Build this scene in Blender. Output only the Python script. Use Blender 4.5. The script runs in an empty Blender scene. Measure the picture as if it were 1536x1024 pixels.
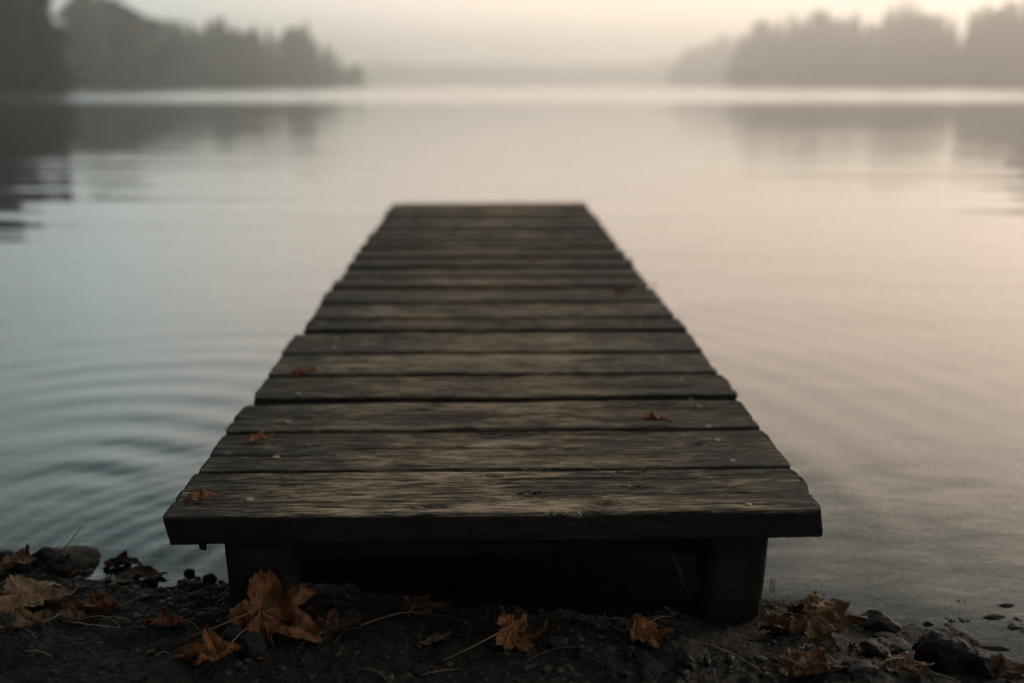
import bpy, math, random
import numpy as np
from mathutils import Vector, Matrix, Euler

# ------------------------------------------------------------------ camera
F, CX, CY, YH, HC = 1400.0, 768.0, 512.0, 128.0, 0.75
PITCH = math.atan((CY - YH) / F)
sc = bpy.context.scene
cam = bpy.data.cameras.new('camera')
camo = bpy.data.objects.new('camera', cam)
sc.collection.objects.link(camo)
camo.location = (0, 0, HC)
camo.rotation_euler = (math.pi / 2 - PITCH, 0, 0)
cam.sensor_width = 36
cam.lens = F / 1536 * 36
cam.clip_start = 0.02
cam.clip_end = 6000
cam.dof.use_dof = True
cam.dof.focus_distance = 1.31
cam.dof.aperture_fstop = 1.7
sc.camera = camo

# ------------------------------------------------------------------ render settings, exposure
sc.render.engine = 'CYCLES'
cy = sc.cycles
cy.use_denoising = True
try:
    cy.denoiser = 'OPENIMAGEDENOISE'
except Exception:
    pass
cy.filter_width = 1.05
cy.use_adaptive_sampling = True
cy.adaptive_threshold = 0.01
cy.max_bounces = 6
cy.diffuse_bounces = 2
cy.glossy_bounces = 3
cy.transmission_bounces = 4
cy.transparent_max_bounces = 8
cy.volume_bounces = 3
cy.caustics_reflective = False
cy.caustics_refractive = False
vs = sc.view_settings
vs.view_transform = 'Standard'
vs.look = 'None'
vs.gamma = 1
vs.exposure = 1.7
vs.use_curve_mapping = False

# ------------------------------------------------------------------ sky and sun
SUN_AZ, SUN_EL = 52.0, 16.0           # degrees to the right of the view, height
world = bpy.data.worlds.new('World')
sc.world = world
world.use_nodes = True
nt = world.node_tree
nt.nodes.clear()


def N(t, ty, **kw):
    n = t.nodes.new(ty)
    for k, v in kw.items():
        if k.startswith('i_'):
            n.inputs[k[2:].replace('_', ' ')].default_value = v
        else:
            setattr(n, k, v)
    return n


def mth(t, op, a, b=None, c=None, clamp=False):
    n = t.nodes.new('ShaderNodeMath')
    n.operation = op
    n.use_clamp = clamp
    for i, v in enumerate((a, b, c)):
        if v is None:
            continue
        if isinstance(v, (int, float)):
            n.inputs[i].default_value = v
        else:
            t.links.new(v, n.inputs[i])
    return n.outputs[0]


def mixc(t, fac, a, b, mode='MIX'):
    n = t.nodes.new('ShaderNodeMix')
    n.data_type = 'RGBA'
    n.blend_type = mode
    for s, v in ((n.inputs[0], fac), (n.inputs[6], a), (n.inputs[7], b)):
        if isinstance(v, (int, float)):
            s.default_value = v
        elif isinstance(v, tuple):
            s.default_value = v if len(v) == 4 else (*v, 1)
        else:
            t.links.new(v, s)
    return n.outputs[2]


def ramp(t, fac, stops, interp='LINEAR'):
    n = t.nodes.new('ShaderNodeValToRGB')
    r = n.color_ramp
    r.interpolation = interp
    while len(r.elements) < len(stops):
        r.elements.new(0.5)
    for e, (p, c) in zip(r.elements, stops):
        e.position = p
        e.color = (c, c, c, 1) if isinstance(c, (int, float)) else (*c, 1)
    t.links.new(fac, n.inputs[0])
    return n.outputs[0]


sky = N(nt, 'ShaderNodeTexSky', sky_type='NISHITA', sun_disc=False)
sky.sun_elevation = math.radians(SUN_EL)
sky.sun_rotation = math.radians(SUN_AZ)
sky.air_density = 1.0
sky.dust_density = 4.0
tc = N(nt, 'ShaderNodeTexCoord')
nrm = N(nt, 'ShaderNodeVectorMath', operation='NORMALIZE')
nt.links.new(tc.outputs['Generated'], nrm.inputs[0])
dot = N(nt, 'ShaderNodeVectorMath', operation='DOT_PRODUCT')
nt.links.new(nrm.outputs[0], dot.inputs[0])
dot.inputs[1].default_value = (math.sin(math.radians(SUN_AZ)), math.cos(math.radians(SUN_AZ)), 0.0)
sep = N(nt, 'ShaderNodeSeparateXYZ')
nt.links.new(nrm.outputs[0], sep.inputs[0])
cloud = N(nt, 'ShaderNodeTexNoise')
cloud.inputs['Scale'].default_value = 1.6
cloud.inputs['Detail'].default_value = 3
nt.links.new(nrm.outputs[0], cloud.inputs['Vector'])
# overcast layer: bright and warm towards the dawn, dim and cool away from it
t0 = mth(nt, 'MULTIPLY_ADD', dot.outputs['Value'], 0.5, 0.5)
t0 = mth(nt, 'ADD', t0, mth(nt, 'MULTIPLY_ADD', cloud.outputs['Fac'], 0.16, -0.08), clamp=True)
over = ramp(nt, t0, [(0.0, (0.04, 0.06, 0.06)), (0.42, (0.30, 0.42, 0.43)), (0.62, (4.1, 4.75, 4.65)),
                     (0.80, (7.2, 5.65, 4.65)), (1.0, (6.9, 5.3, 4.2))])
el = ramp(nt, sep.outputs[2], [(0.0, (1, 1, 1)), (0.26, (1.0, 1.0, 1.0)), (0.36, (0.80, 0.84, 0.85)), (0.43, (0.34, 0.40, 0.42)), (0.51, (0.05, 0.085, 0.105)), (1.0, (0.38, 0.43, 0.45))])
over = mixc(nt, 1.0, over, el, 'MULTIPLY')
skym = mixc(nt, 0.99, sky.outputs[0], over)
bg = N(nt, 'ShaderNodeBackground')
bg.inputs['Strength'].default_value = 0.1
nt.links.new(skym, bg.inputs['Color'])
wo = N(nt, 'ShaderNodeOutputWorld')
nt.links.new(bg.outputs[0], wo.inputs['Surface'])

sun = bpy.data.lights.new('sun', 'SUN')
sun.energy = 0.5
sun.angle = math.radians(26)
sun.color = (1.0, 0.78, 0.62)
suno = bpy.data.objects.new('sun', sun)
sc.collection.objects.link(suno)
suno.location = (20, 20, 20)
sd = Vector((math.sin(math.radians(SUN_AZ)) * math.cos(math.radians(SUN_EL)),
             math.cos(math.radians(SUN_AZ)) * math.cos(math.radians(SUN_EL)),
             math.sin(math.radians(SUN_EL))))
suno.rotation_euler = sd.to_track_quat('Z', 'Y').to_euler()

COL = sc.collection

# ------------------------------------------------------------------ numpy noise
_rs = np.random.RandomState(7)
_P = _rs.permutation(512)
_G = _rs.rand(512) * 2 - 1


def vnoise(x, y, z=0.0):
    x, y, z = np.broadcast_arrays(np.asarray(x, float), np.asarray(y, float), np.asarray(z, float))
    xi, yi, zi = np.floor(x).astype(np.int64), np.floor(y).astype(np.int64), np.floor(z).astype(np.int64)
    xf, yf, zf = x - xi, y - yi, z - zi
    s = lambda t: t * t * t * (t * (t * 6 - 15) + 10)
    u, v, w = s(xf), s(yf), s(zf)

    def h(a, b, c):
        return _G[_P[(_P[(_P[a & 511] + b) & 511] + c) & 511]]
    r = 0
    for dx in (0, 1):
        for dy in (0, 1):
            for dz in (0, 1):
                r = r + h(xi + dx, yi + dy, zi + dz) * (u if dx else 1 - u) * (v if dy else 1 - v) * (w if dz else 1 - w)
    return r


def fbm(x, y, z=0.0, o=4, g=0.5):
    r, a, f = 0, 1.0, 1.0
    for i in range(o):
        r = r + a * vnoise(np.asarray(x) * f + 17.3 * i, np.asarray(y) * f + 5.1 * i, np.asarray(z) * f + 9.7 * i)
        a *= g
        f *= 2.03
    return r


def sstep(a, b, x):
    t = np.clip((np.asarray(x, float) - a) / (b - a), 0, 1)
    return t * t * (3 - 2 * t)


# ------------------------------------------------------------------ lay of the land
def ray(px, py):
    V = -(py - CY) / F
    return ((px - CX) / F, math.cos(PITCH) + V * math.sin(PITCH), -math.sin(PITCH) + V * math.cos(PITCH))


def on_z(px, py, z0=0.0):
    x, y, z = ray(px, py)
    t = (z0 - HC) / z
    return (x * t, y * t)


_sp = [(-400, 838), (-150, 842), (0, 846), (60, 850), (140, 862), (200, 870), (335, 870), (450, 882), (1000, 926),
       (1150, 943), (1200, 947), (1270, 957), (1330, 966), (1400, 986), (1536, 1012), (1750, 1030)]
_sw = np.array([on_z(*p) for p in _sp])


def shore_y(x):
    x = np.asarray(x, float)
    return np.interp(x, _sw[:, 0], _sw[:, 1]) + 0.018 * vnoise(x * 9, 3.3) + 0.010 * vnoise(x * 27, 8.1)


# far bank distance by direction (pixel column -> metres)
_fb = [(-2600, 30), (-900, 55), (-300, 56), (0, 62), (118, 70), (140, 126), (260, 140), (400, 185), (500, 240), (556, 300),
       (575, 560), (600, 860), (960, 860), (985, 540), (1060, 520), (1075, 330), (1300, 275), (1440, 225), (1470, 205),
       (1700, 185), (2300, 90), (4200, 30)]


def far_d(x, y):
    th = np.arctan2(x, np.maximum(y, 1e-6)) if True else 0
    a = np.array([math.atan((p - CX) / (F * math.cos(PITCH))) for p, _ in _fb])
    return np.interp(th, a, [d for _, d in _fb])


def ground_h(x, y, fine=True):
    x = np.asarray(x, float)
    y = np.asarray(y, float)
    s = shore_y(x)
    d = s - y                                   # >0 on the near land
    land = 0.045 * (1 - np.exp(-np.maximum(d, 0) / 0.16)) + 0.05 * np.maximum(d - 0.5, 0)
    dw = np.maximum(-d, 0)
    side = sstep(0.1, 0.5, x)                   # the bed drops faster on the left
    bed_l = -np.minimum(0.30 * dw + 0.05 * dw ** 2, 1.6)
    bed_r = -np.minimum(0.040 * dw + 0.10 * dw ** 2, 1.6)
    z = np.where(d > 0, land, bed_l * (1 - side) + bed_r * side)
    if fine:
        near = np.exp(-np.maximum(np.hypot(x, y - 1.2) - 1.0, 0) / 2.0)
        b = 0.008 * fbm(x * 9, y * 9, 1.7, 3) + 0.0052 * fbm(x * 34, y * 34, 4.4, 3) + 0.0036 * np.abs(fbm(x * 110, y * 110, 2.2, 3))
        damp = np.clip(0.35 + np.abs(d) * 9, 0, 1)
        z = z + b * near * damp
    r = np.hypot(x, y)
    fd = far_d(x, y)
    bank = np.clip((r - fd) * 0.10, -1.5, 1.2) + np.clip((r - fd - 12) * 0.035, 0, 24) * sstep(400, 800, fd)
    z = np.where((y > 8) & (bank > z), bank, z)
    return z


def gz(x, y):
    return float(ground_h(np.array([x]), np.array([y]))[0])


def at(px, py, lift=0.0):
    """point where the ground, or the water above it, stands under that line of sight"""
    z = 0.0
    for _ in range(8):
        x, y = on_z(px, py, z + lift)
        z = 0.5 * z + 0.5 * max(gz(x, y), 0.0)
    return Vector((x, y, z + lift))


# ------------------------------------------------------------------ mesh helpers
def tag(o, label=None, cat=None, group=None, kind=None):
    if label:
        o['label'] = label
    if cat:
        o['category'] = cat
    if group:
        o['group'] = group
    if kind:
        o['kind'] = kind
    return o


def link(name, me, parent=None, mat=None):
    o = bpy.data.objects.new(name, me)
    COL.objects.link(o)
    if parent is not None:
        o.parent = parent
    if mat is not None and len(me.materials) == 0:
        me.materials.append(mat)
    return o


def empty(name, loc=(0, 0, 0), rz=0.0):
    o = bpy.data.objects.new(name, None)
    COL.objects.link(o)
    o.location = loc
    o.rotation_euler = (0, 0, rz)
    o.empty_display_size = 0.05
    return o


def npmesh(name, V, Fc, smooth=True, attrs=None):
    """V (n,3); Fc (m,k) int array, or a list of such arrays"""
    me = bpy.data.meshes.new(name)
    V = np.asarray(V, np.float32)
    if not isinstance(Fc, list):
        Fc = [Fc]
    Fc = [np.asarray(f, np.int32) for f in Fc if len(f)]
    me.vertices.add(len(V))
    me.vertices.foreach_set('co', V.ravel())
    loops = np.concatenate([f.ravel() for f in Fc])
    tot = np.concatenate([np.full(len(f), f.shape[1], np.int32) for f in Fc])
    st = np.concatenate([[0], np.cumsum(tot)[:-1]]).astype(np.int32)
    me.loops.add(len(loops))
    me.loops.foreach_set('vertex_index', loops)
    me.polygons.add(len(tot))
    me.polygons.foreach_set('loop_start', st)
    me.polygons.foreach_set('loop_total', tot)
    me.update(calc_edges=True)
    me.polygons.foreach_set('use_smooth', np.full(len(tot), smooth, bool))
    for k, a in (attrs or {}).items():
        at_ = me.attributes.new(k, 'FLOAT', 'POINT')
        at_.data.foreach_set('value', np.asarray(a, np.float32).ravel())
    me.validate()
    me.update()
    return me


def grid_faces(nx, ny, wrapx=False, off=0):
    i = np.arange(nx if wrapx else nx - 1)
    j = np.arange(ny - 1)
    I, J = np.meshgrid(i, j, indexing='xy')
    I2 = (I + 1) % nx
    a = J * nx + I
    b = J * nx + I2
    c = (J + 1) * nx + I2
    d = (J + 1) * nx + I
    return np.stack([a, b, c, d], -1).reshape(-1, 4) + off


def tube(pts, rad, seg=7):
    P = np.array(pts, float)
    n = len(P)
    R = np.broadcast_to(np.asarray(rad, float), (n,))
    T = np.gradient(P, axis=0)
    T /= np.linalg.norm(T, axis=1)[:, None] + 1e-12
    up = np.array([0.13, 0.21, 1.0]) if abs(T[:, 2]).mean() < 0.85 else np.array([1.0, 0.2, 0.1])
    A = np.cross(T, up)
    A /= np.linalg.norm(A, axis=1)[:, None] + 1e-12
    B = np.cross(T, A)
    th = np.linspace(0, 2 * math.pi, seg, endpoint=False)
    V = P[:, None, :] + R[:, None, None] * (A[:, None, :] * np.cos(th)[None, :, None] + B[:, None, :] * np.sin(th)[None, :, None])
    V = V.reshape(-1, 3)
    f = grid_faces(seg, n, True)
    e0, e1 = len(V), len(V) + 1
    V = np.vstack([V, P[0], P[-1]])
    k = np.arange(seg)
    k2 = (k + 1) % seg
    t0_ = np.stack([k2, k, np.full(seg, e0)], -1)
    t1_ = np.stack([k + (n - 1) * seg, k2 + (n - 1) * seg, np.full(seg, e1)], -1)
    return V, [f, np.vstack([t0_, t1_])]


def merge(parts):
    V, Q = [], {}
    o = 0
    for v, fs in parts:
        V.append(v)
        for f in (fs if isinstance(fs, list) else [fs]):
            if len(f):
                Q.setdefault(f.shape[1], []).append(f + o)
        o += len(v)
    return np.vstack(V), [np.vstack(q) for q in Q.values()]


def bez(p, q, sag=0.0, side=0.0, n=12, up=0.0):
    """a curve from p to q bowed sideways and upward"""
    p, q = np.array(p, float), np.array(q, float)
    d = q - p
    s = np.array([-d[1], d[0], 0])
    t = np.linspace(0, 1, n)[:, None]
    w = np.sin(t * math.pi)
    w2 = np.sin(t * math.pi * 2)
    return p + d * t + s * side * w + s * sag * w2 + np.array([0, 0, up]) * w


# ------------------------------------------------------------------ materials
def newmat(name):
    m = bpy.data.materials.new(name)
    m.use_nodes = True
    t = m.node_tree
    t.nodes.clear()
    out = N(t, 'ShaderNodeOutputMaterial')
    b = N(t, 'ShaderNodeBsdfPrincipled')
    t.links.new(b.outputs[0], out.inputs[0])
    return m, t, b, out


def texmap(t, scale=(1, 1, 1), rnd=0.0):
    tc_ = N(t, 'ShaderNodeTexCoord')
    mp = N(t, 'ShaderNodeMapping')
    mp.inputs['Scale'].default_value = scale
    t.links.new(tc_.outputs['Object'], mp.inputs[0])
    v = mp.outputs[0]
    if rnd:
        oi = N(t, 'ShaderNodeObjectInfo')
        a = N(t, 'ShaderNodeVectorMath', operation='ADD')
        cb = N(t, 'ShaderNodeCombineXYZ')
        m_ = mth(t, 'MULTIPLY', oi.outputs['Random'], rnd)
        for i in range(3):
            t.links.new(m_, cb.inputs[i])
        t.links.new(v, a.inputs[0])
        t.links.new(cb.outputs[0], a.inputs[1])
        v = a.outputs[0]
    return v


def noise(t, vec, scale=1.0, detail=4, rough=0.55, dist=0.0):
    n = N(t, 'ShaderNodeTexNoise')
    n.inputs['Scale'].default_value = scale
    n.inputs['Detail'].default_value = detail
    n.inputs['Roughness'].default_value = rough
    n.inputs['Distortion'].default_value = dist
    t.links.new(vec, n.inputs['Vector'])
    return n.outputs['Fac']


def bump(t, h, dist, strength=1.0, nrm_=None):
    b = N(t, 'ShaderNodeBump')
    b.inputs['Distance'].default_value = dist
    b.inputs['Strength'].default_value = strength
    t.links.new(h, b.inputs['Height'])
    if nrm_ is not None:
        t.links.new(nrm_, b.inputs['Normal'])
    return b.outputs[0]


def attr(t, name):
    a = N(t, 'ShaderNodeAttribute')
    a.attribute_name = name
    return a.outputs['Fac']


def wood_material():
    m, t, b, out = newmat('weathered_wood')
    # warp the grain gently
    base = texmap(t, (1, 1, 1), 37.0)
    wn = N(t, 'ShaderNodeTexNoise')
    wn.inputs['Scale'].default_value = 5.0
    wn.inputs['Detail'].default_value = 2
    t.links.new(base, wn.inputs['Vector'])
    kn = attr(t, 'knot')
    cb = N(t, 'ShaderNodeCombineXYZ')
    w_ = mth(t, 'MULTIPLY_ADD', wn.outputs['Fac'], 0.014, 0.0)
    w_ = mth(t, 'ADD', w_, mth(t, 'MULTIPLY', kn, 0.010))
    t.links.new(w_, cb.inputs[1])
    t.links.new(w_, cb.inputs[2])
    ad = N(t, 'ShaderNodeVectorMath', operation='ADD')
    t.links.new(base, ad.inputs[0])
    t.links.new(cb.outputs[0], ad.inputs[1])

    def sc_(s):
        mp = N(t, 'ShaderNodeMapping')
        mp.inputs['Scale'].default_value = s
        t.links.new(ad.outputs[0], mp.inputs[0])
        return mp.outputs[0]
    g1 = noise(t, sc_((20, 400, 400)), 1.0, 4, 0.6)
    g2 = noise(t, sc_((9, 120, 120)), 1.0, 5, 0.7)
    g3 = noise(t, sc_((9, 90, 90)), 1.0, 2, 0.5)
    patch = noise(t, sc_((4.5, 15, 15)), 1.0, 4, 0.6, 0.4)
    patch2 = noise(t, sc_((14, 40, 40)), 1.0, 4, 0.65)
    line = ramp(t, noise(t, sc_((7, 240, 240)), 1.0, 3, 0.6), [(0.0, 0.0), (0.345, 0.0), (0.385, 1.0), (0.425, 0.0), (1.0, 0.0)])
    line2 = ramp(t, noise(t, sc_((14, 420, 420)), 1.0, 2, 0.5), [(0.0, 0.0), (0.57, 0.0), (0.62, 1.0), (0.68, 0.0), (1.0, 0.0)])
    line = mth(t, 'MAXIMUM', line, line2)
    # base tone: dark brown-grey to silvered grey
    f = mth(t, 'ADD', mth(t, 'MULTIPLY_ADD', g1, 2.4, -0.98), mth(t, 'MULTIPLY', g2, 0.65))
    f = mth(t, 'ADD', f, mth(t, 'MULTIPLY_ADD', patch, 1.7, -0.85))
    f = mth(t, 'ADD', f, mth(t, 'MULTIPLY_ADD', patch2, 0.9, -0.45))
    # worn pale along the middle where feet fall, dark and damp at the ends
    tc_ = N(t, 'ShaderNodeTexCoord')
    sx = N(t, 'ShaderNodeSeparateXYZ')
    t.links.new(tc_.outputs['Object'], sx.inputs[0])
    ax = mth(t, 'ABSOLUTE', sx.outputs[0])
    ax = mth(t, 'ADD', ax, mth(t, 'MULTIPLY_ADD', patch, 0.30, -0.15))
    wear = ramp(t, ax, [(0.0, 1.0), (0.18, 0.85), (0.36, 0.25), (0.5, 0.0)])
    f = mth(t, 'ADD', f, mth(t, 'MULTIPLY_ADD', wear, 0.26, -0.17))
    col = ramp(t, f, [(0.0, (0.004, 0.004, 0.0035)), (0.34, (0.012, 0.0115, 0.0095)), (0.47, (0.050, 0.045, 0.036)),
                      (0.58, (0.14, 0.122, 0.095)), (0.74, (0.33, 0.29, 0.235)), (1.0, (0.50, 0.45, 0.38))])
    grn = mixc(t, 1.0, col, (0.66, 0.62, 0.52), 'MULTIPLY')
    col = mixc(t, 1.0, col, (0.95, 0.84, 0.72), 'MULTIPLY')
    col = mixc(t, wear, grn, col)
    # red-brown breaks in the middle
    rb = ramp(t, g3, [(0.55, 0.0), (0.72, 1.0)])
    rb = mth(t, 'MULTIPLY', mth(t, 'MULTIPLY', rb, wear), 0.55)
    col = mixc(t, rb, col, (0.13, 0.075, 0.045))
    # pale lichen blotches
    li = ramp(t, noise(t, sc_((9, 22, 22)), 1.0, 5, 0.7), [(0.64, 0.0), (0.72, 1.0)])
    col = mixc(t, mth(t, 'MULTIPLY', li, 0.35), col, (0.21, 0.22, 0.19))
    tone = attr(t, 'tone')
    cc = N(t, 'ShaderNodeCombineColor')
    for i in range(3):
        t.links.new(tone, cc.inputs[i])
    col = mixc(t, 1.0, col, cc.outputs[0], 'MULTIPLY')
    dark = mth(t, 'MAXIMUM', attr(t, 'crack'), mth(t, 'MULTIPLY', kn, 0.95))
    dark = mth(t, 'MAXIMUM', dark, mth(t, 'MULTIPLY', line, 0.9))
    col = mixc(t, dark, col, (0.008, 0.007, 0.006))
    # plank faces other than the walked one: wet dark wood plus backlit shade painted into the colour
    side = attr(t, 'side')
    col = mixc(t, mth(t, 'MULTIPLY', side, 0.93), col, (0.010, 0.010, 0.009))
    t.links.new(col, b.inputs['Base Color'])
    h = mth(t, 'ADD', mth(t, 'MULTIPLY', g1, 0.6), mth(t, 'MULTIPLY', g2, 0.4))
    h = mth(t, 'SUBTRACT', h, mth(t, 'MULTIPLY', line, 0.35))
    n1 = bump(t, h, 0.007, 1.0)
    t.links.new(n1, b.inputs['Normal'])
    ro = ramp(t, f, [(0.2, 0.62), (0.8, 0.86)])
    t.links.new(ro, b.inputs['Roughness'])
    b.inputs['Specular IOR Level'].default_value = 0.28
    return m


def leaf_material(name, c1, c2, dark=(0.05, 0.02, 0.01)):
    m, t, b, out = newmat(name)
    v = texmap(t, (1, 1, 1), 11.0)
    a = noise(t, v, 28.0, 4, 0.6)
    bl = noise(t, v, 75.0, 4, 0.7)
    spot = ramp(t, noise(t, v, 130.0, 3, 0.6), [(0.60, 0.0), (0.70, 1.0)])
    col = mixc(t, ramp(t, a, [(0.35, 0.0), (0.65, 1.0)]), c1, c2)
    col = mixc(t, mth(t, 'MULTIPLY', spot, 0.55), col, dark)
    vein = attr(t, 'vein')
    col = mixc(t, mth(t, 'MULTIPLY', vein, 0.5), col, dark)
    edge = attr(t, 'rim')
    col = mixc(t, mth(t, 'MULTIPLY', edge, mth(t, 'MULTIPLY', a, 0.9)), col, dark)
    t.links.new(col, b.inputs['Base Color'])
    h = mth(t, 'ADD', mth(t, 'MULTIPLY', vein, -0.8), mth(t, 'MULTIPLY', bl, 0.7))
    t.links.new(bump(t, h, 0.0026), b.inputs['Normal'])
    b.inputs['Roughness'].default_value = 0.5
    b.inputs['Specular IOR Level'].default_value = 0.35
    # thin blades let the low light through
    tr = N(t, 'ShaderNodeBsdfTranslucent')
    t.links.new(col, tr.inputs['Color'])
    mx = N(t, 'ShaderNodeMixShader')
    mx.inputs[0].default_value = 0.22
    t.links.new(b.outputs[0], mx.inputs[1])
    t.links.new(tr.outputs[0], mx.inputs[2])
    t.links.new(mx.outputs[0], out.inputs[0])
    return m


def rock_material(name, c1, c2, rough=0.6, isl=False):
    m, t, b, out = newmat(name)
    v = texmap(t, (1, 1, 1), 19.0)
    a = noise(t, v, 22.0, 5, 0.65)
    g = noise(t, v, 210.0, 3, 0.6)
    gi = N(t, 'ShaderNodeNewGeometry')
    ff = mth(t, 'MULTIPLY_ADD', a, 0.5, mth(t, 'MULTIPLY', gi.outputs['Random Per Island'], 0.5)) if isl else a
    col = mixc(t, ramp(t, ff, [(0.30, 0.0), (0.70, 1.0)]), c1, c2)
    sp = ramp(t, g, [(0.62, 0.0), (0.74, 1.0)])
    col = mixc(t, mth(t, 'MULTIPLY', sp, 0.22), col, (0.05, 0.045, 0.038))
    t.links.new(col, b.inputs['Base Color'])
    h = mth(t, 'ADD', a, mth(t, 'MULTIPLY', g, 0.35))
    t.links.new(bump(t, h, 0.004), b.inputs['Normal'])
    t.links.new(mth(t, 'MULTIPLY_ADD', a, 0.4, rough - 0.2), b.inputs['Roughness'])
    b.inputs['Specular IOR Level'].default_value = 0.16
    return m


def plain(name, c, rough=0.7, metal=0.0):
    m, t, b, out = newmat(name)
    v = texmap(t, (1, 1, 1), 5.0)
    n = noise(t, v, 60.0, 4, 0.6)
    k = tuple(x * 0.45 for x in c)
    t.links.new(mixc(t, n, k, c), b.inputs['Base Color'])
    b.inputs['Roughness'].default_value = rough
    b.inputs['Metallic'].default_value = metal
    return m


def ground_material():
    m, t, b, out = newmat('wet_soil')
    v = texmap(t)
    a = noise(t, v, 6.0, 5, 0.6)
    c = noise(t, v, 45.0, 5, 0.7)
    d = noise(t, v, 220.0, 4, 0.65)
    e = noise(t, v, 700.0, 2, 0.6)
    f = mth(t, 'ADD', mth(t, 'MULTIPLY', a, 0.35), mth(t, 'ADD', mth(t, 'MULTIPLY', c, 0.35), mth(t, 'MULTIPLY', d, 0.3)))
    col = ramp(t, f, [(0.36, (0.003, 0.003, 0.0026)), (0.50, (0.011, 0.0096, 0.0076)), (0.62, (0.034, 0.027, 0.019)), (0.75, (0.085, 0.066, 0.046))])
    gr = ramp(t, e, [(0.66, 0.0), (0.74, 1.0)])
    col = mixc(t, mth(t, 'MULTIPLY', gr, 0.75), col, (0.20, 0.16, 0.11))
    # the lake bed away from the margin is pale silt on the shallow side, dark mud below
    sx = N(t, 'ShaderNodeSeparateXYZ')
    tc_ = N(t, 'ShaderNodeTexCoord')
    t.links.new(tc_.outputs['Object'], sx.inputs[0])
    silt = mth(t, 'MULTIPLY', ramp(t, mth(t, 'MULTIPLY_ADD', sx.outputs[2], 4.0, 1.0), [(0.0, 0.0), (0.6, 0.6), (0.95, 1.0), (1.0, 0.0)]), 1.0)
    silt = mth(t, 'MULTIPLY', silt, ramp(t, mth(t, 'ADD', sx.outputs[0], 0.1), [(0.0, 0.0), (0.5, 1.0)]))
    sc2 = ramp(t, mth(t, 'ADD', mth(t, 'MULTIPLY', a, 0.5), mth(t, 'MULTIPLY', c, 0.5)),
               [(0.35, (0.10, 0.085, 0.062)), (0.6, (0.40, 0.33, 0.24)), (0.75, (0.56, 0.47, 0.35))])
    col = mixc(t, silt, col, sc2)
    t.links.new(col, b.inputs['Base Color'])
    h = mth(t, 'ADD', mth(t, 'MULTIPLY', c, 0.6), mth(t, 'ADD', mth(t, 'MULTIPLY', d, 0.35), mth(t, 'MULTIPLY', e, 0.12)))
    t.links.new(bump(t, h, 0.016), b.inputs['Normal'])
    t.links.new(ramp(t, c, [(0.3, 0.5), (0.7, 0.9)]), b.inputs['Roughness'])
    b.inputs['Specular IOR Level'].default_value = 0.25
    return m


def water_material():
    m, t, b, out = newmat('lake_water')
    t.nodes.remove(b)
    geo = N(t, 'ShaderNodeNewGeometry')
    sx = N(t, 'ShaderNodeSeparateXYZ')
    t.links.new(geo.outputs['Position'], sx.inputs[0])
    Y = sx.outputs[1]

    def mp(s):
        q = N(t, 'ShaderNodeMapping')
        q.inputs['Scale'].default_value = s
        t.links.new(geo.outputs['Position'], q.inputs[0])
        return q.outputs[0]
    # fine near ripples, broad lazy swell, and a breeze-ruffled reach far out
    fine = noise(t, mp((7, 16, 1)), 1.0, 3, 0.5)
    swell = noise(t, mp((0.22, 1.5, 1)), 1.0, 2, 0.45)
    chop = noise(t, mp((0.8, 2.2, 1)), 1.0, 4, 0.6)
    zone = ramp(t, mth(t, 'MULTIPLY', Y, 0.01), [(0.0, 0.0), (0.38, 0.0), (0.52, 1.0), (1.0, 1.0)])
    nearz = ramp(t, mth(t, 'MULTIPLY', Y, 0.1), [(0.05, 1.0), (0.3, 0.35), (0.7, 0.0)])
    h = mth(t, 'MULTIPLY', mth(t, 'MULTIPLY', fine, nearz), 0.0013)
    h = mth(t, 'ADD', h, mth(t, 'MULTIPLY', swell, mth(t, 'MULTIPLY_ADD', ramp(t, mth(t, 'MULTIPLY', Y, 0.1), [(0.1, 0.0), (0.5, 1.0)]), 0.012, 0.002)))
    h = mth(t, 'ADD', h, mth(t, 'MULTIPLY', mth(t, 'MULTIPLY', chop, zone), 0.09))
    nb = bump(t, h, 1.0, 1.0)
    gl = N(t, 'ShaderNodeBsdfGlossy')
    t.links.new(mth(t, 'MULTIPLY_ADD', zone, 0.16, 0.035), gl.inputs['Roughness'])
    gl.inputs['Color'].default_value = (1, 1, 1, 1)
    t.links.new(nb, gl.inputs['Normal'])
    tr = N(t, 'ShaderNodeBsdfTransparent')
    tr.inputs['Color'].default_value = (0.70, 0.76, 0.72, 1)
    df = N(t, 'ShaderNodeBsdfDiffuse')
    df.inputs['Color'].default_value = (0.03, 0.055, 0.055, 1)
    mt = N(t, 'ShaderNodeMixShader')          # faint turbidity
    mt.inputs[0].default_value = 0.12
    t.links.new(tr.outputs[0], mt.inputs[1])
    t.links.new(df.outputs[0], mt.inputs[2])
    fr = N(t, 'ShaderNodeFresnel')
    fr.inputs['IOR'].default_value = 1.72
    t.links.new(nb, fr.inputs['Normal'])
    fac = fr.outputs[0]
    mx = N(t, 'ShaderNodeMixShader')
    t.links.new(fac, mx.inputs[0])
    t.links.new(mt.outputs[0], mx.inputs[1])
    t.links.new(gl.outputs[0], mx.inputs[2])
    t.links.new(mx.outputs[0], out.inputs[0])
    return m


def foliage_material(name, c1, c2):
    m, t, b, out = newmat(name)
    v = texmap(t, (1, 1, 1), 30.0)
    n = noise(t, v, 0.7, 4, 0.6)
    t.links.new(mixc(t, n, c1, c2), b.inputs['Base Color'])
    b.inputs['Roughness'].default_value = 0.8
    b.inputs['Specular IOR Level'].default_value = 0.15
    return m


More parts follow.
